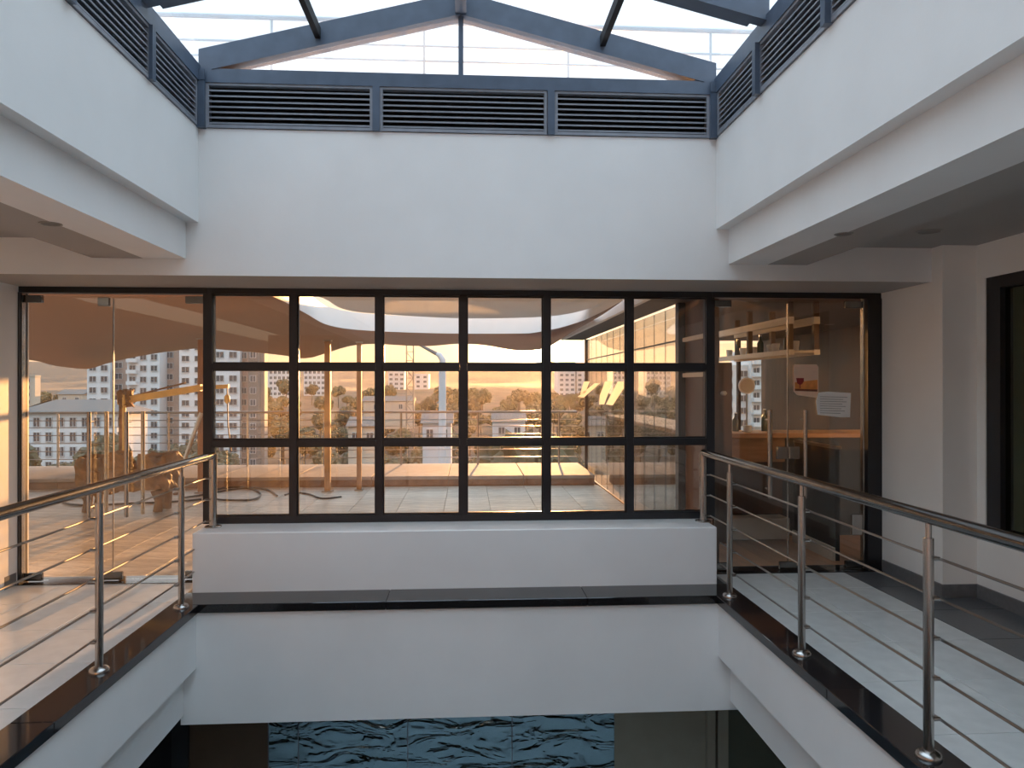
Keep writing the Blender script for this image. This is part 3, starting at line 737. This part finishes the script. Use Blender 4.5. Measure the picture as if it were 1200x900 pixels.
# hoist with yellow boom on a rusty body
YH = 9.45
hp = px(145, 590, YH)
h = thing('hoist', (hp.x, YH, 0.0), 'rusty hoist with a yellow boom arm and ragged body on the terrace', 'hoist')
o_ = Vector(h['_o'])
rng = random.Random(3)
def ragged(name, u0, u1, v0, v1, Y, depth, m):
    nx, nz = 10, 6
    P0 = px(u0, v1, Y); P1 = px(u1, v0, Y)
    bm = bmesh.new()
    bmesh.ops.create_cube(bm, size=1.0)
    bmesh.ops.subdivide_edges(bm, edges=bm.edges[:], cuts=4, use_grid_fill=True)
    for v in bm.verts:
        v.co = Vector(((v.co.x)*(P1.x-P0.x), v.co.y*depth, v.co.z*(P1.z-P0.z)))
        v.co += Vector((rng.uniform(-1, 1)*0.035, rng.uniform(-1, 1)*0.03, rng.uniform(-1, 1)*0.028))
        v.co += Vector(((P0.x+P1.x)/2, Y+depth/2, (P0.z+P1.z)/2))-o_
    return finish(name, bm, m, h)
ragged('body', 88, 122, 537, 580, YH, 0.45, 'rust')
ragged('body', 118, 166, 548, 575, YH+0.02, 0.5, 'rust')
ragged('body', 162, 196, 534, 574, YH, 0.45, 'rust')
ragged('gear_box', 123, 145, 531, 552, YH-0.06, 0.30, 'rust')
for u in (103, 186):
    t = px(u, 574, YH+0.15); b = pz(u, 596, 0.0)
    tube('leg', [(t.x, YH+0.12, t.z), (t.x+0.02, YH+0.12, t.z*0.5), (t.x+0.0, YH+0.12, 0.0)], [0.09, 0.055, 0.06], 'rust', h, 8)
    tube('leg', [(t.x, YH+0.40, t.z), (t.x+0.02, YH+0.40, t.z*0.5), (t.x+0.0, YH+0.40, 0.0)], [0.08, 0.05, 0.06], 'rust', h, 8)
m0 = px(143.5, 555, YH+0.2); m1 = px(143.5, 462, YH+0.2)
tube('mast', [(m0.x, YH+0.2, m0.z), (m1.x, YH+0.2, m1.z)], 0.042, 'rust', h, 10)
tube('mast_tube', [(m0.x+0.055, YH+0.12, m0.z), (m1.x+0.055, YH+0.12, m1.z)], 0.022, 'yellow_paint', h, 10)
b0 = px(139, 470, YH+0.2); b1 = px(236, 455.5, YH+0.2); b2 = px(268, 453, YH+0.2)
beam('boom', (b0.x, YH+0.2, b0.z-0.045), (b1.x, YH+0.2, b1.z-0.03), 0.08, 0.085, 'yellow_paint', h)
beam('boom_extension', (b1.x-0.15, YH+0.2, b1.z-0.025), (b2.x, YH+0.2, b2.z-0.02), 0.05, 0.05, 'yellow_paint', h)
beam('boom_top_plate', (b0.x+0.2, YH+0.2, b0.z+0.062), (b1.x-0.2, YH+0.2, b1.z+0.066), 0.05, 0.018, 'rust', h)
ragged('head_block', 138, 149, 458, 476, YH+0.1, 0.2, 'rust')
tube('hook_cable', [(b2.x-0.02, YH+0.2, b2.z), (b2.x-0.01, YH+0.2, 1.1), (b2.x+0.03, YH+0.2, 0.75)], 0.008, 'cable_black', h, 6)
lathe('hook_block', [(0.01, 0.0), (0.035, 0.03), (0.035, 0.09), (0.01, 0.12)], (b2.x-0.02, YH+0.2, b2.z-0.22), 'yellow_paint', h, 10)
g0 = px(178, 440, YH+0.2); g1 = px(236, 400, YH+0.9)
ds = thing('diagonal_strut', pz(212, 560, 0.165), 'grey diagonal strut leaning against the timber post', 'strut')
p0 = px(207, 545, 11.05); p1 = px(236, 484, 11.1)
tube('shaft', [(p0.x, p0.y, 0.175), p1], 0.03, 'rod_steel', ds, 8)
lathe('foot', [(0.05, 0), (0.05, 0.02), (0.03, 0.03)], (p0.x, p0.y, 0.0), 'rust', ds, 10)

# cables on the terrace floor
def cable(pts, r, label):
    P = smooth_curve([pz(u, v, r+0.002) for u, v in pts], 6)
    bm = bmesh.new(); bm_tube(bm, P, r, 6)
    return tag(finish('cable', bm, 'cable_black', None, smooth=True), label, 'cable')
cable([(46, 583), (75, 579), (100, 582), (74, 585), (78, 590), (105, 592), (150, 590), (200, 588), (236, 585)], 0.014, 'black cable lying in a loop under the rusty hoist')
cable([(215, 583), (236, 580), (262, 575), (290, 572), (305, 578), (298, 585), (270, 586), (250, 584), (244, 577), (270, 571), (310, 573), (325, 581)], 0.014, 'black cable coiled behind the first window panes')
cable([(334, 580), (345, 577), (362, 579), (378, 584), (400, 582)], 0.012, 'thin black cable trailing along the floor before the canopy posts')

# lamp post with bent head beyond the railing, and lattice mast
lp = thing('street_lamp', (px(487, 450, 60).x, 60, -14), 'grey curved street lamp beyond the terrace railing', 'street lamp')
x0 = px(518.5, 450, 60).x
lp.location = (x0, 60, -14); lp['_o'] = (x0, 60, -14)
zt = px(518, 416, 60).z
tube('pole', [(x0, 60, -14), (x0, 60, zt-1.0), (x0, 60, zt-0.4), (x0-0.25, 60, zt), (x0-0.5, 60, zt+0.1)], [0.35, 0.30, 0.28, 0.24, 0.16], 'bld_grey', lp, 10)
tube('lamp_head', [(x0-0.5, 60, zt+0.1), (x0-1.9, 60, zt+0.85)], [0.16, 0.10], 'bld_dark', lp, 8)
ma = thing('lattice_mast', (px(480.5, 450, 220).x, 220, -30), 'steel lattice mast standing in front of the setting sun', 'mast')
ux = (476.5, 484.5); xa, xb = px(ux[0], 450, 220).x, px(ux[1], 450, 220).x; zt = px(480, 404, 220).z
MAST = (xa-1, xb+1, 218, 222)
for x in (xa, xb):
    for yy in (219, 221): tube('leg', [(x, yy, -30), (x, yy, zt)], 0.16, 'bld_dark', ma, 6)
z = -30; k = 0
while z < zt-2.5:
    p, q = ((xa, xb) if k % 2 == 0 else (xb, xa))
    tube('brace', [(p, 219, z), (q, 219, z+2.6)], 0.09, 'bld_dark', ma, 5); tube('brace', [(xa, 219, z+2.6), (xb, 219, z+2.6)], 0.09, 'bld_dark', ma, 5)
    z += 2.6; k += 1

# ------------------------------------------------------------------ cafe wing on the right
XC = 2.12
cf = thing('floor_cafe', (0, 0, 0), 'wooden plank floor of the cafe behind the poster door', 'floor', kind='structure')
box('subfloor', XC, 5.6, 6.34, 13.0, -0.2, -0.022, 'joint', cf)
for i in range(23):
    a = XC+0.15*i; box('plank', a+0.002, a+0.148, 6.34, 13.0, -0.022, 0.0, 'wood_floor', cf)
bm = bmesh.new(); cp_ = [(2.10, 6.5), (5.6, 6.5), (5.6, 13.2), (4.36, 13.2), (2.36, 7.27), (2.10, 7.27)]
lo = [bm.verts.new((x, y, 2.42)) for x, y in cp_]; hi = [bm.verts.new((x, y, 2.62)) for x, y in cp_]
bm.faces.new(lo); bm.faces.new(hi[::-1])
for i in range(6): bm.faces.new((lo[i], lo[(i+1) % 6], hi[(i+1) % 6], hi[i]))
struct(finish('ceiling_cafe', bm, 'cafe_ceiling'), 'dark brown ceiling of the cafe behind the poster door', 'ceiling')
struct(box('ceiling_wing_eave', 1.75, 2.10, 6.5, 13.2, 2.42, 2.62, 'cafe_ceiling'), 'dark eave over the glass screen of the terrace', 'eave')
struct(box('trim_7', 1.70, 1.75, 6.6, 13.25, 2.42, 2.66, 'canopy_white'), 'pale fascia board along the eave over the glass screen', 'fascia')
struct(box('wall_cafe', 5.4, 5.6, 6.34, 13.2, 0, 2.42, 'wood_dark'), 'dark brown wall inside the cafe')
cs = thing('wall_cafe_corner', (2.2, 6.8, 0), 'dark corner panel of the cafe with two pale rails beside the window jamb', 'wall', kind='structure')
box('panel', XC+0.04, XC+0.10, 6.36, 7.16, 0, 2.42, 'wood_dark', cs)
for z in (2.05, 1.70): box('pale_rail', XC+0.01, XC+0.04, 6.36, 7.16, z-0.02, z+0.02, 'cream_paint', cs)
cw = thing('window_4', (XC, 9.9, 0), 'glass screen of narrow panels along the side of the terrace', 'window', kind='structure')
yy = [7.28+0.47*i for i in range(13)]
for a, b in zip(yy, yy[1:]):
    box('panel', XC-0.006, XC+0.006, a+0.004, b-0.004, 0.02, 2.045, 'cafe_glass', cw)
    box('panel', XC-0.006, XC+0.006, a+0.004, b-0.004, 2.06, 2.40, 'cafe_glass', cw)
    box('joint_strip', XC-0.004, XC+0.004, a-0.004, a+0.004, 0.02, 2.40, 'frame_black', cw)
    box('rail_strip', XC-0.008, XC+0.008, a+0.004, b-0.004, 2.045, 2.06, 'frame_black', cw)
box('end_post', XC-0.03, XC+0.05, 7.16, 7.27, 0, 2.42, 'frame_black', cw)
box('end_post', XC-0.03, XC+0.05, 12.93, 13.0, 0, 2.42, 'frame_black', cw)
ce = thing('window_5', (3.7, 13.0, 0), 'glazed slanting far side of the cafe with dark mullions and a low rail', 'window', kind='structure')
xx = [4.42, 4.9, 5.4]
for a, b in zip(xx, xx[1:]):
    box('pane', a+0.03, b-0.03, 13.0, 13.01, 0.05, 2.36, 'door_glass', ce)
for x in xx[:2]: box('mullion', x-0.03, x+0.03, 12.97, 13.04, 0, 2.42, 'frame_black', ce)
sa, sb = Vector((2.40, 7.9, 0)), Vector((4.40, 13.0, 0))
for k in range(5):
    p = sa.lerp(sb, k/5); q = sa.lerp(sb, (k+1)/5); n = Vector((q.y-p.y, p.x-q.x, 0)).normalized()*0.006
    if k > 0: box('mullion', p.x-0.03, p.x+0.03, p.y-0.03, p.y+0.03, 1.12 if k < 3 else 0, 2.42, 'frame_black', ce)
    z0_ = 1.12 if k < 3 else 0.05
    poly_prism('pane', [(p.x, p.y, z0_), (q.x, q.y, z0_), (q.x, q.y, 2.40), (p.x, p.y, 2.40)], n, 'door_glass', ce)
# counter: long run along the mirrored wall and a return facing the doors
co = thing('bar_counter', (2.7, 7.9, 0), 'wooden bar counter with a white plinth box facing the poster door', 'counter')
box('counter_top', 2.30, 2.95, 7.9, 12.2, 1.06, 1.11, 'wood_counter', co, bevel=0.006)
box('counter_top', 2.30, 4.35, 7.35, 7.9, 1.06, 1.11, 'wood_counter', co, bevel=0.006)
box('front_panel', 2.34, 3.32, 7.50, 7.54, 0.80, 1.06, 'wood_counter', co)
box('front_panel', 2.34, 3.32, 7.56, 7.60, 0.25, 0.80, 'wood_dark', co)
box('body', 2.36, 2.90, 7.62, 12.1, 0.0, 1.06, 'wood_dark', co)
box('body', 2.90, 4.30, 7.62, 7.86, 0.0, 1.06, 'dark_panel', co)
box('plinth_box', 2.36, 3.31, 7.36, 7.60, 0.02, 0.235, 'cream_paint', co, bevel=0.004)
pr = thing('partition', (3.36, 7.0, 0), 'low dark partition with a cream foot board inside the poster door', 'partition')
box('panel', 3.35, 3.39, 6.5, 7.34, 0.0, 1.02, 'dark_panel', pr)
box('foot_board', 3.325, 3.35, 6.5, 7.34, 0.0, 0.12, 'cream_paint', pr)
box('top_rail', 3.34, 3.40, 6.48, 7.34, 1.02, 1.045, 'rod_steel', pr)
# hanging rack over the counter
rk = thing('hanging_rack', (3.27, 8.0, 2.42), 'hanging bar rack of pale timber beams above the counter', 'rack')
XR0, XR1 = 3.14, 3.40
for x in (XR0, XR1):
    box('beam', x-0.03, x+0.03, 6.95, 9.1, 2.20, 2.27, 'cream_paint', rk)
    box('shelf_beam', x-0.03, x+0.03, 6.95, 9.1, 1.90, 1.95, 'cream_paint', rk)
    for y in (6.98, 8.0, 9.07): box('upright', x-0.025, x+0.025, y-0.025, y+0.025, 1.90, 2.42, 'wood_dark', rk)
box('shelf', XR0+0.03, XR1-0.03, 6.95, 9.1, 1.92, 1.94, 'cream_paint', rk)
def bottle(y, x, z, h, m, label, group):
    o = thing('bottle', (x, y, z), label, 'bottle', group)
    lathe('body', [(0.034, 0), (0.036, 0.01), (0.036, h*0.6), (0.014, h*0.75), (0.013, h*0.95)], (x, y, z), m, o, 12)
    lathe('cap', [(0.015, h*0.95), (0.015, h)], (x, y, z), 'ceramic', o, 10)
def jar(y, x, z, label, group):
    lathe('drinking_glass', [(0.028, 0), (0.038, 0.09), (0.036, 0.092), (0.026, 0.006)], (x, y, z), 'ceramic', None, 12)
    o = COL.objects[-1] if False else None
for i in range(9):
    y = 7.1+0.23*i
    if i % 3 == 1: bottle(y, 3.27, 1.94, 0.22, 'bottle_glass', 'dark bottle standing on the hanging bar rack', 'bottles on the hanging rack')
    else:
        o = lathe('drinking_glass', [(0.030, 0), (0.042, 0.10), (0.040, 0.102), (0.026, 0.008)], (0, 0, 0), 'ceramic', None, 12)
        o.location = (3.25+0.04*(i % 2), y, 1.94)
        tag(o, 'pale tumbler standing on the hanging bar rack', 'glass', 'tumblers on the hanging rack')
s_ = px(875, 452, 7.6)
rs = thing('round_sign', (s_.x, 7.6, 1.11), 'round white sign on a stem standing on the bar counter', 'sign')
bm = bmesh.new(); bm_tube(bm, [Vector((0, 7.59-7.6, s_.z-1.11)), Vector((0, 7.61-7.6, s_.z-1.11))], 0.088, 28); finish('disc', bm, 'paper', rs, smooth=True)
bm = bmesh.new(); bm_tube(bm, [Vector((0, -0.014, s_.z-1.11)), Vector((0, -0.010, s_.z-1.11))], 0.072, 28); finish('face', bm, 'cream_paint', rs, smooth=True)
tube('stem', [(s_.x, 7.6, 1.13), (s_.x, 7.6, s_.z-0.08)], 0.008, 'rod_steel', rs, 8)
lathe('foot', [(0.05, 0), (0.05, 0.01), (0.02, 0.02)], (s_.x, 7.6, 1.11), 'rod_steel', rs, 14)
for k, (u, m, hh, lb) in enumerate(((862, 'bottle_glass', 0.20, 'dark bottle on the counter next to the round sign'), (896, 'bottle_glass', 0.24, 'taller dark bottle on the counter by the door bars'))):
    p = px(u, 500, 7.7); bottle(7.7, p.x, 1.11, hh, m, lb, None)
cp = px(872, 498, 7.5)
cu = thing('cup', (cp.x+0.03, 7.48, 1.11), 'white cup with handle on the bar counter', 'cup')
lathe('body', [(0.025, 0), (0.04, 0.01), (0.045, 0.075), (0.042, 0.076), (0.03, 0.012)], (cp.x+0.03, 7.48, 1.11), 'ceramic', cu, 14)
tube('handle', [(cp.x+0.072, 7.48, 1.17), (cp.x+0.10, 7.48, 1.16), (cp.x+0.10, 7.48, 1.14), (cp.x+0.07, 7.48, 1.13)], 0.006, 'ceramic', cu, 6)
tl = thing('wall_panel', (2.35, 7.05, 0), 'tall brown board standing just inside the poster door', 'board')
u0, u1 = px(836, 450, 7.3).x, px(857, 450, 7.3).x
box('board', u0, u1, 7.28, 7.33, 0.0, px(845, 425, 7.3).z, 'wood_dark', tl)
lathe('knob', [(0.02, 0), (0.035, 0.02), (0.02, 0.045)], ((u0+u1)/2, 7.26, px(842, 461, 7.3).z-0.02), 'ceramic', tl, 12)
for (u, v, lb_) in ((972, 380, 'recessed downlight in the dark cafe ceiling above the paper notice'), (970, 399, 'recessed downlight deepest in the dark cafe ceiling')):
    p = pz(u, v, 2.42); p = p if p.x < 5.2 else Vector((4.6, 9.4, 2.42)); downlight('downlight', (p.x, p.y), 2.42, 0.06, lb_)

# ------------------------------------------------------------------ the town
def window_mesh(w, hh):
    key = (w, hh)
    if key in WM: return WM[key]
    bm = bmesh.new(); t = 0.12
    bm_box(bm, -w/2, w/2, -0.05, 0.10, -hh/2, hh/2)
    n1 = len(bm.faces)
    for b in ((-w/2-t, -w/2, -0.15, 0.1, -hh/2-t, hh/2+t), (w/2, w/2+t, -0.15, 0.1, -hh/2-t, hh/2+t), (-w/2, w/2, -0.15, 0.1, hh/2, hh/2+t), (-w/2, w/2, -0.2, 0.1, -hh/2-t, -hh/2), (-0.05, 0.05, -0.12, 0, -hh/2, hh/2)): bm_box(bm, *b)
    bm.faces.ensure_lookup_table()
    for i, f in enumerate(bm.faces): f.material_index = 0 if i < n1 else 1
    bmesh.ops.recalc_face_normals(bm, faces=bm.faces)
    me = bpy.data.meshes.new('window'); bm.to_mesh(me); bm.free()
    me.materials.append(MATS['win_dark']); me.materials.append(MATS['win_frame']); WM[key] = me
    return me
WM = {}; FOOT = [MAST, (x0-1, x0+1, 59, 61)]
def building(label, D, blocks, floor_h=3.0, depth=14, name='apartment_building', base=-34.0, group=None):
    """blocks: (u0, u1, vtop, material, windows per floor, y shift, balconies)"""
    ux = px((blocks[0][0]+blocks[-1][1])/2, 450, D).x
    b = thing(name, (ux, D, base), label, 'building', group)
    for (u0, u1, vt, m, nw, dy, bal) in blocks:
        y = D+dy
        x0, x1, zt = px(u0, 450, y).x, px(u1, 450, y).x, px(u0, vt, y).z
        wl = box('wall', x0, x1, y, y+depth, base, zt, m, b); FOOT.append((x0-2, x1+2, y-3, y+depth+2))
        box('roof_edge', x0-0.2, x1+0.2, y-0.2, y+depth, zt, zt+0.5, m, b)
        if nw:
            z = zt-floor_h*0.55; pitch = (x1-x0)/nw
            ww = min(1.9, pitch*0.55)
            while z > -24:
                for k in range(nw):
                    o = bpy.data.objects.new('window', window_mesh(round(ww, 2), 1.4)); COL.objects.link(o); o.parent = b
                    o.location = Vector((x0+pitch*(k+0.5), y-0.04, z))-Vector(b['_o'])
                if bal:
                    xa = x0+pitch*0.08; xb = x0+pitch*1.0
                    bo = box('balcony', xa, xb, y-1.3, y, z-1.45, z-0.45, 'bld_white', b)
                z -= floor_h
    return b
building('white and brown apartment block seen through the terrace door', 205,
         [(102, 129, 424, 'bld_white', 2, 0, False), (129, 149, 421, 'bld_brown', 1, 3, False), (149, 187, 398, 'bld_white', 3, -3, True), (187, 210, 396, 'bld_brown', 1, 2, False), (210, 240, 400, 'bld_white', 2, -2, False)])
building('blue grey apartment block with dark stair tower behind the first window panes', 190,
         [(250, 281, 408, 'bld_white', 2, 0, False), (281, 291, 409, 'bld_brown', 1, 2, False), (291, 302, 408, 'bld_dark', 1, -2, False), (302, 310, 409, 'bld_brown', 0, 1, False)], depth=3)
building('long pale block on the skyline next to the dark stair tower', 420, [(310, 340, 433, 'bld_white', 6, 0, False)], depth=20)
building('long pale block on the skyline between the canopy posts', 430, [(356, 381, 433, 'bld_white', 5, 0, False)], depth=20)
building('hazy tower group behind the lattice mast', 480, [(455, 474, 436, 'bld_grey', 3, 0, False), (486, 502, 439, 'bld_grey', 2, 4, False)], depth=24)
building('low blocks on the skyline beside the mirrored wing', 450, [(655, 674, 425, 'bld_grey', 3, 0, False), (676, 690, 431, 'bld_grey', 2, 6, False)], depth=24)
building('white and dark apartment block seen through the cafe windows', 175,
         [(845, 880, 430, 'bld_white', 2, 0, False), (880, 905, 412, 'bld_white', 2, -2, True), (930, 960, 398, 'bld_white', 2, 0, False), (960, 976, 396, 'bld_dark', 1, -3, False), (976, 1004, 398, 'bld_white', 2, -1, True)])
building('narrow cream block on the slope beside the low pale house', 320, [(-10, 41, 441, 'bld_cream', 3, 0, False)], depth=4)
# low building with pitched roof
D = 150
lb = thing('low_house', (px(70, 450, D).x, D, -34), 'low pale house with a grey pitched roof below the terrace', 'house')
x0, x1 = px(18, 450, D).x, px(140, 450, D).x; ze = px(60, 484, D).z; zr = px(60, 469, D).z
box('wall', x0+0.5, x1-0.5, D, D+14, -34, ze, 'bld_white', lb); FOOT.append((x0-2, x1+2, D-2, D+16))
poly_prism('roof', [(x0-0.8, D-0.8, ze), (x0-0.8, D+14.8, ze), (x0+3, D+7, zr)], (0, 0, 0.01), 'roof_tile', lb)
bm = bmesh.new(); oo = Vector(lb['_o'])
P = [Vector(p)-oo for p in ((x0-0.8, D-0.8, ze), (x1+0.8, D-0.8, ze), (x1+0.8, D+14.8, ze), (x0-0.8, D+14.8, ze), (x0+4, D+7, zr), (x1-4, D+7, zr))]
V = [bm.verts.new(p) for p in P]
for f in ((0, 1, 5, 4), (1, 2, 5), (2, 3, 4, 5), (3, 0, 4), (3, 2, 1, 0)): bm.faces.new([V[i] for i in f])
finish('roof', bm, 'roof_tile', lb)
for r_ in range(4):
    for k in range(9):
        o = bpy.data.objects.new('window', window_mesh(1.1, 1.7)); COL.objects.link(o); o.parent = lb
        o.location = Vector((x0+1.8+k*2.3, D-0.04, ze-1.8-r_*2.9))-oo
# small houses in the valley
for i, (u, v, D, w, hh, m, lb_) in enumerate(((425, 500, 130, 5, 4, 'bld_cream', 'small cream house among the trees by the slim canopy post'), (512, 496, 130, 5, 4, 'bld_grey', 'grey gabled shed among the valley trees'),
                                     (597, 494, 140, 6, 3, 'bld_grey', 'grey shed low in the valley'), (83, 462, 250, 8, 6, 'bld_cream', 'small cream house on the hazy slope'), (455, 470, 240, 16, 6, 'bld_cream', 'long cream house halfway up the slope'))):
    c = px(u, v, D); t = thing('small_house', (c.x, D, c.z-9), lb_, 'house')
    box('wall', c.x-w/2, c.x+w/2, D, D+8, c.z-9, c.z, m, t); FOOT.append((c.x-w/2-1, c.x+w/2+1, D-1, D+9))
    poly_prism('roof', [(c.x-w/2-0.4, D-0.4, c.z), (c.x-w/2-0.4, D+8.4, c.z), (c.x-w/2-0.4, D+4, c.z+1.6)], (w+0.8, 0, 0), 'roof_tile', t)
    for k in (-0.25, 0.25):
        o = bpy.data.objects.new('window', window_mesh(1.1, 1.4)); COL.objects.link(o); o.parent = t; o.location = Vector((c.x+k*w, D-0.04, c.z-1.8))-Vector(t['_o'])

# ground and far hills
bm = bmesh.new(); nx, ny = 60, 60
gv = []
def ground_z(x, y):
    t = max(0, min(1, (y-40)/120)); base = -16-10*t
    rise = max(0, (y-200)/1100.0)
    return base + rise*rise*46 + 22*max(0, min(1, (y-180)/300.0)) + 1.5*math.sin(x*0.03+1)*math.cos(y*0.023)
for j in range(ny+1):
    y = 15+ (1300-15)*(j/ny)**2
    row = []
    for i in range(nx+1):
        x = (-1+2*i/nx)*(60+y*1.0); row.append(bm.verts.new((x, y, ground_z(x, y))))
    gv.append(row)
for j in range(ny):
    for i in range(nx): bm.faces.new((gv[j][i], gv[j][i+1], gv[j+1][i+1], gv[j+1][i]))
gr = finish('valley_ground', bm, 'ground', smooth=True); tag(gr, 'brown valley ground below the terrace', 'ground', kind='structure')
bm = bmesh.new(); prev = None
for i in range(121):
    x = -1800+30*i; zz = 30+9*math.sin(x*0.006+0.5)+5*math.sin(x*0.017)+2.5*math.sin(x*0.05)
    q = [bm.verts.new((x, 1250, -30)), bm.verts.new((x, 1300, zz)), bm.verts.new((x, 1500, -30))]
    if prev:
        for k in range(3): bm.faces.new((prev[k], q[k], q[(k+1) % 3], prev[(k+1) % 3]))
    prev = q
hl = finish('far_hills', bm, 'hill', smooth=True); tag(hl, 'hazy hill ridge on the horizon', 'hill', kind='structure')

# trees
crowns = []
for s in range(4):
    rg = random.Random(s+11); bm = bmesh.new()
    for k in range(7):
        c = Vector((rg.uniform(-1, 1)*1.9, rg.uniform(-1, 1)*1.9, rg.uniform(-0.5, 1.6)))
        r = rg.uniform(1.1, 1.9)
        ret = bmesh.ops.create_icosphere(bm, subdivisions=3, radius=r)
        for v in ret['verts']: v.co = v.co*(1+rg.uniform(-0.22, 0.22))+c
    bmesh.ops.recalc_face_normals(bm, faces=bm.faces)
    me = bpy.data.meshes.new('crown'); bm.to_mesh(me); bm.free(); me.materials.append(MATS['leaf']); crowns.append(me)
bm = bmesh.new(); bm_tube(bm, [Vector((0, 0, -8)), Vector((0.1, 0, -3)), Vector((0, 0, 0.5))], [0.35, 0.25, 0.15], 6)
me_tr = bpy.data.meshes.new('trunk'); bm.to_mesh(me_tr); bm.free(); me_tr.materials.append(MATS['bark'])
rg = random.Random(5); TR = []
for i in range(2500):
    if len(TR) >= 300: break
    y = 55+ 330*rg.random()**1.15
    u = rg.uniform(20, 850)
    x = px(u, 450, y).x; zg = ground_z(x, y)
    if 100 < u < 245 and y > 195: continue
    s = rg.uniform(0.8, 1.35)
    if any((x-a)**2+(y-b)**2 < (3.3*(s+c))**2 for a, b, c in TR): continue
    if any(x0_-4*s < x < x1_+4*s and y0_-4*s < y < y1_+4*s for x0_, x1_, y0_, y1_ in FOOT): continue
    TR.append((x, y, s))
    t = bpy.data.objects.new('tree', None); COL.objects.link(t); t.location = (x, y, zg)
    t.rotation_euler.z = rg.uniform(0, 6.28); t.scale = (s, s, s*rg.uniform(0.9, 1.3))
    near = 'nearer' if y < 110 else ('middle' if y < 180 else 'far')
    tag(t, {'nearer': 'dark green rounded tree in the valley just below the terrace', 'middle': 'dark green rounded tree on the valley floor beyond the nearer trees', 'far': 'small dark tree on the far slope before the skyline blocks'}[near], 'tree', 'trees of the valley, ' + near + ' belt')
    c = bpy.data.objects.new('crown', crowns[i % 4]); COL.objects.link(c); c.parent = t; c.location = (0, 0, 6.5)
    k = bpy.data.objects.new('trunk', me_tr); COL.objects.link(k); k.parent = t; k.location = (0, 0, 5.5)

# evening haze over the valley
hm = bpy.data.materials.new('haze'); hm.use_nodes = True; t = hm.node_tree; t.nodes.clear()
o_m = t.nodes.new('ShaderNodeOutputMaterial'); vsn = t.nodes.new('ShaderNodeVolumeScatter')
vsn.inputs['Color'].default_value = (0.95, 0.82, 0.68, 1); vsn.inputs['Density'].default_value = 0.00006; vsn.inputs['Anisotropy'].default_value = 0.72
t.links.new(vsn.outputs[0], o_m.inputs['Volume']); MATS['haze'] = hm
hz = box('valley_haze', -900, 900, 30, 1240, -45, 45, 'haze')
tag(hz, 'thin warm evening haze hanging over the valley', 'haze', kind='stuff')

for o in bpy.data.objects:
    if '_o' in o: del o['_o']
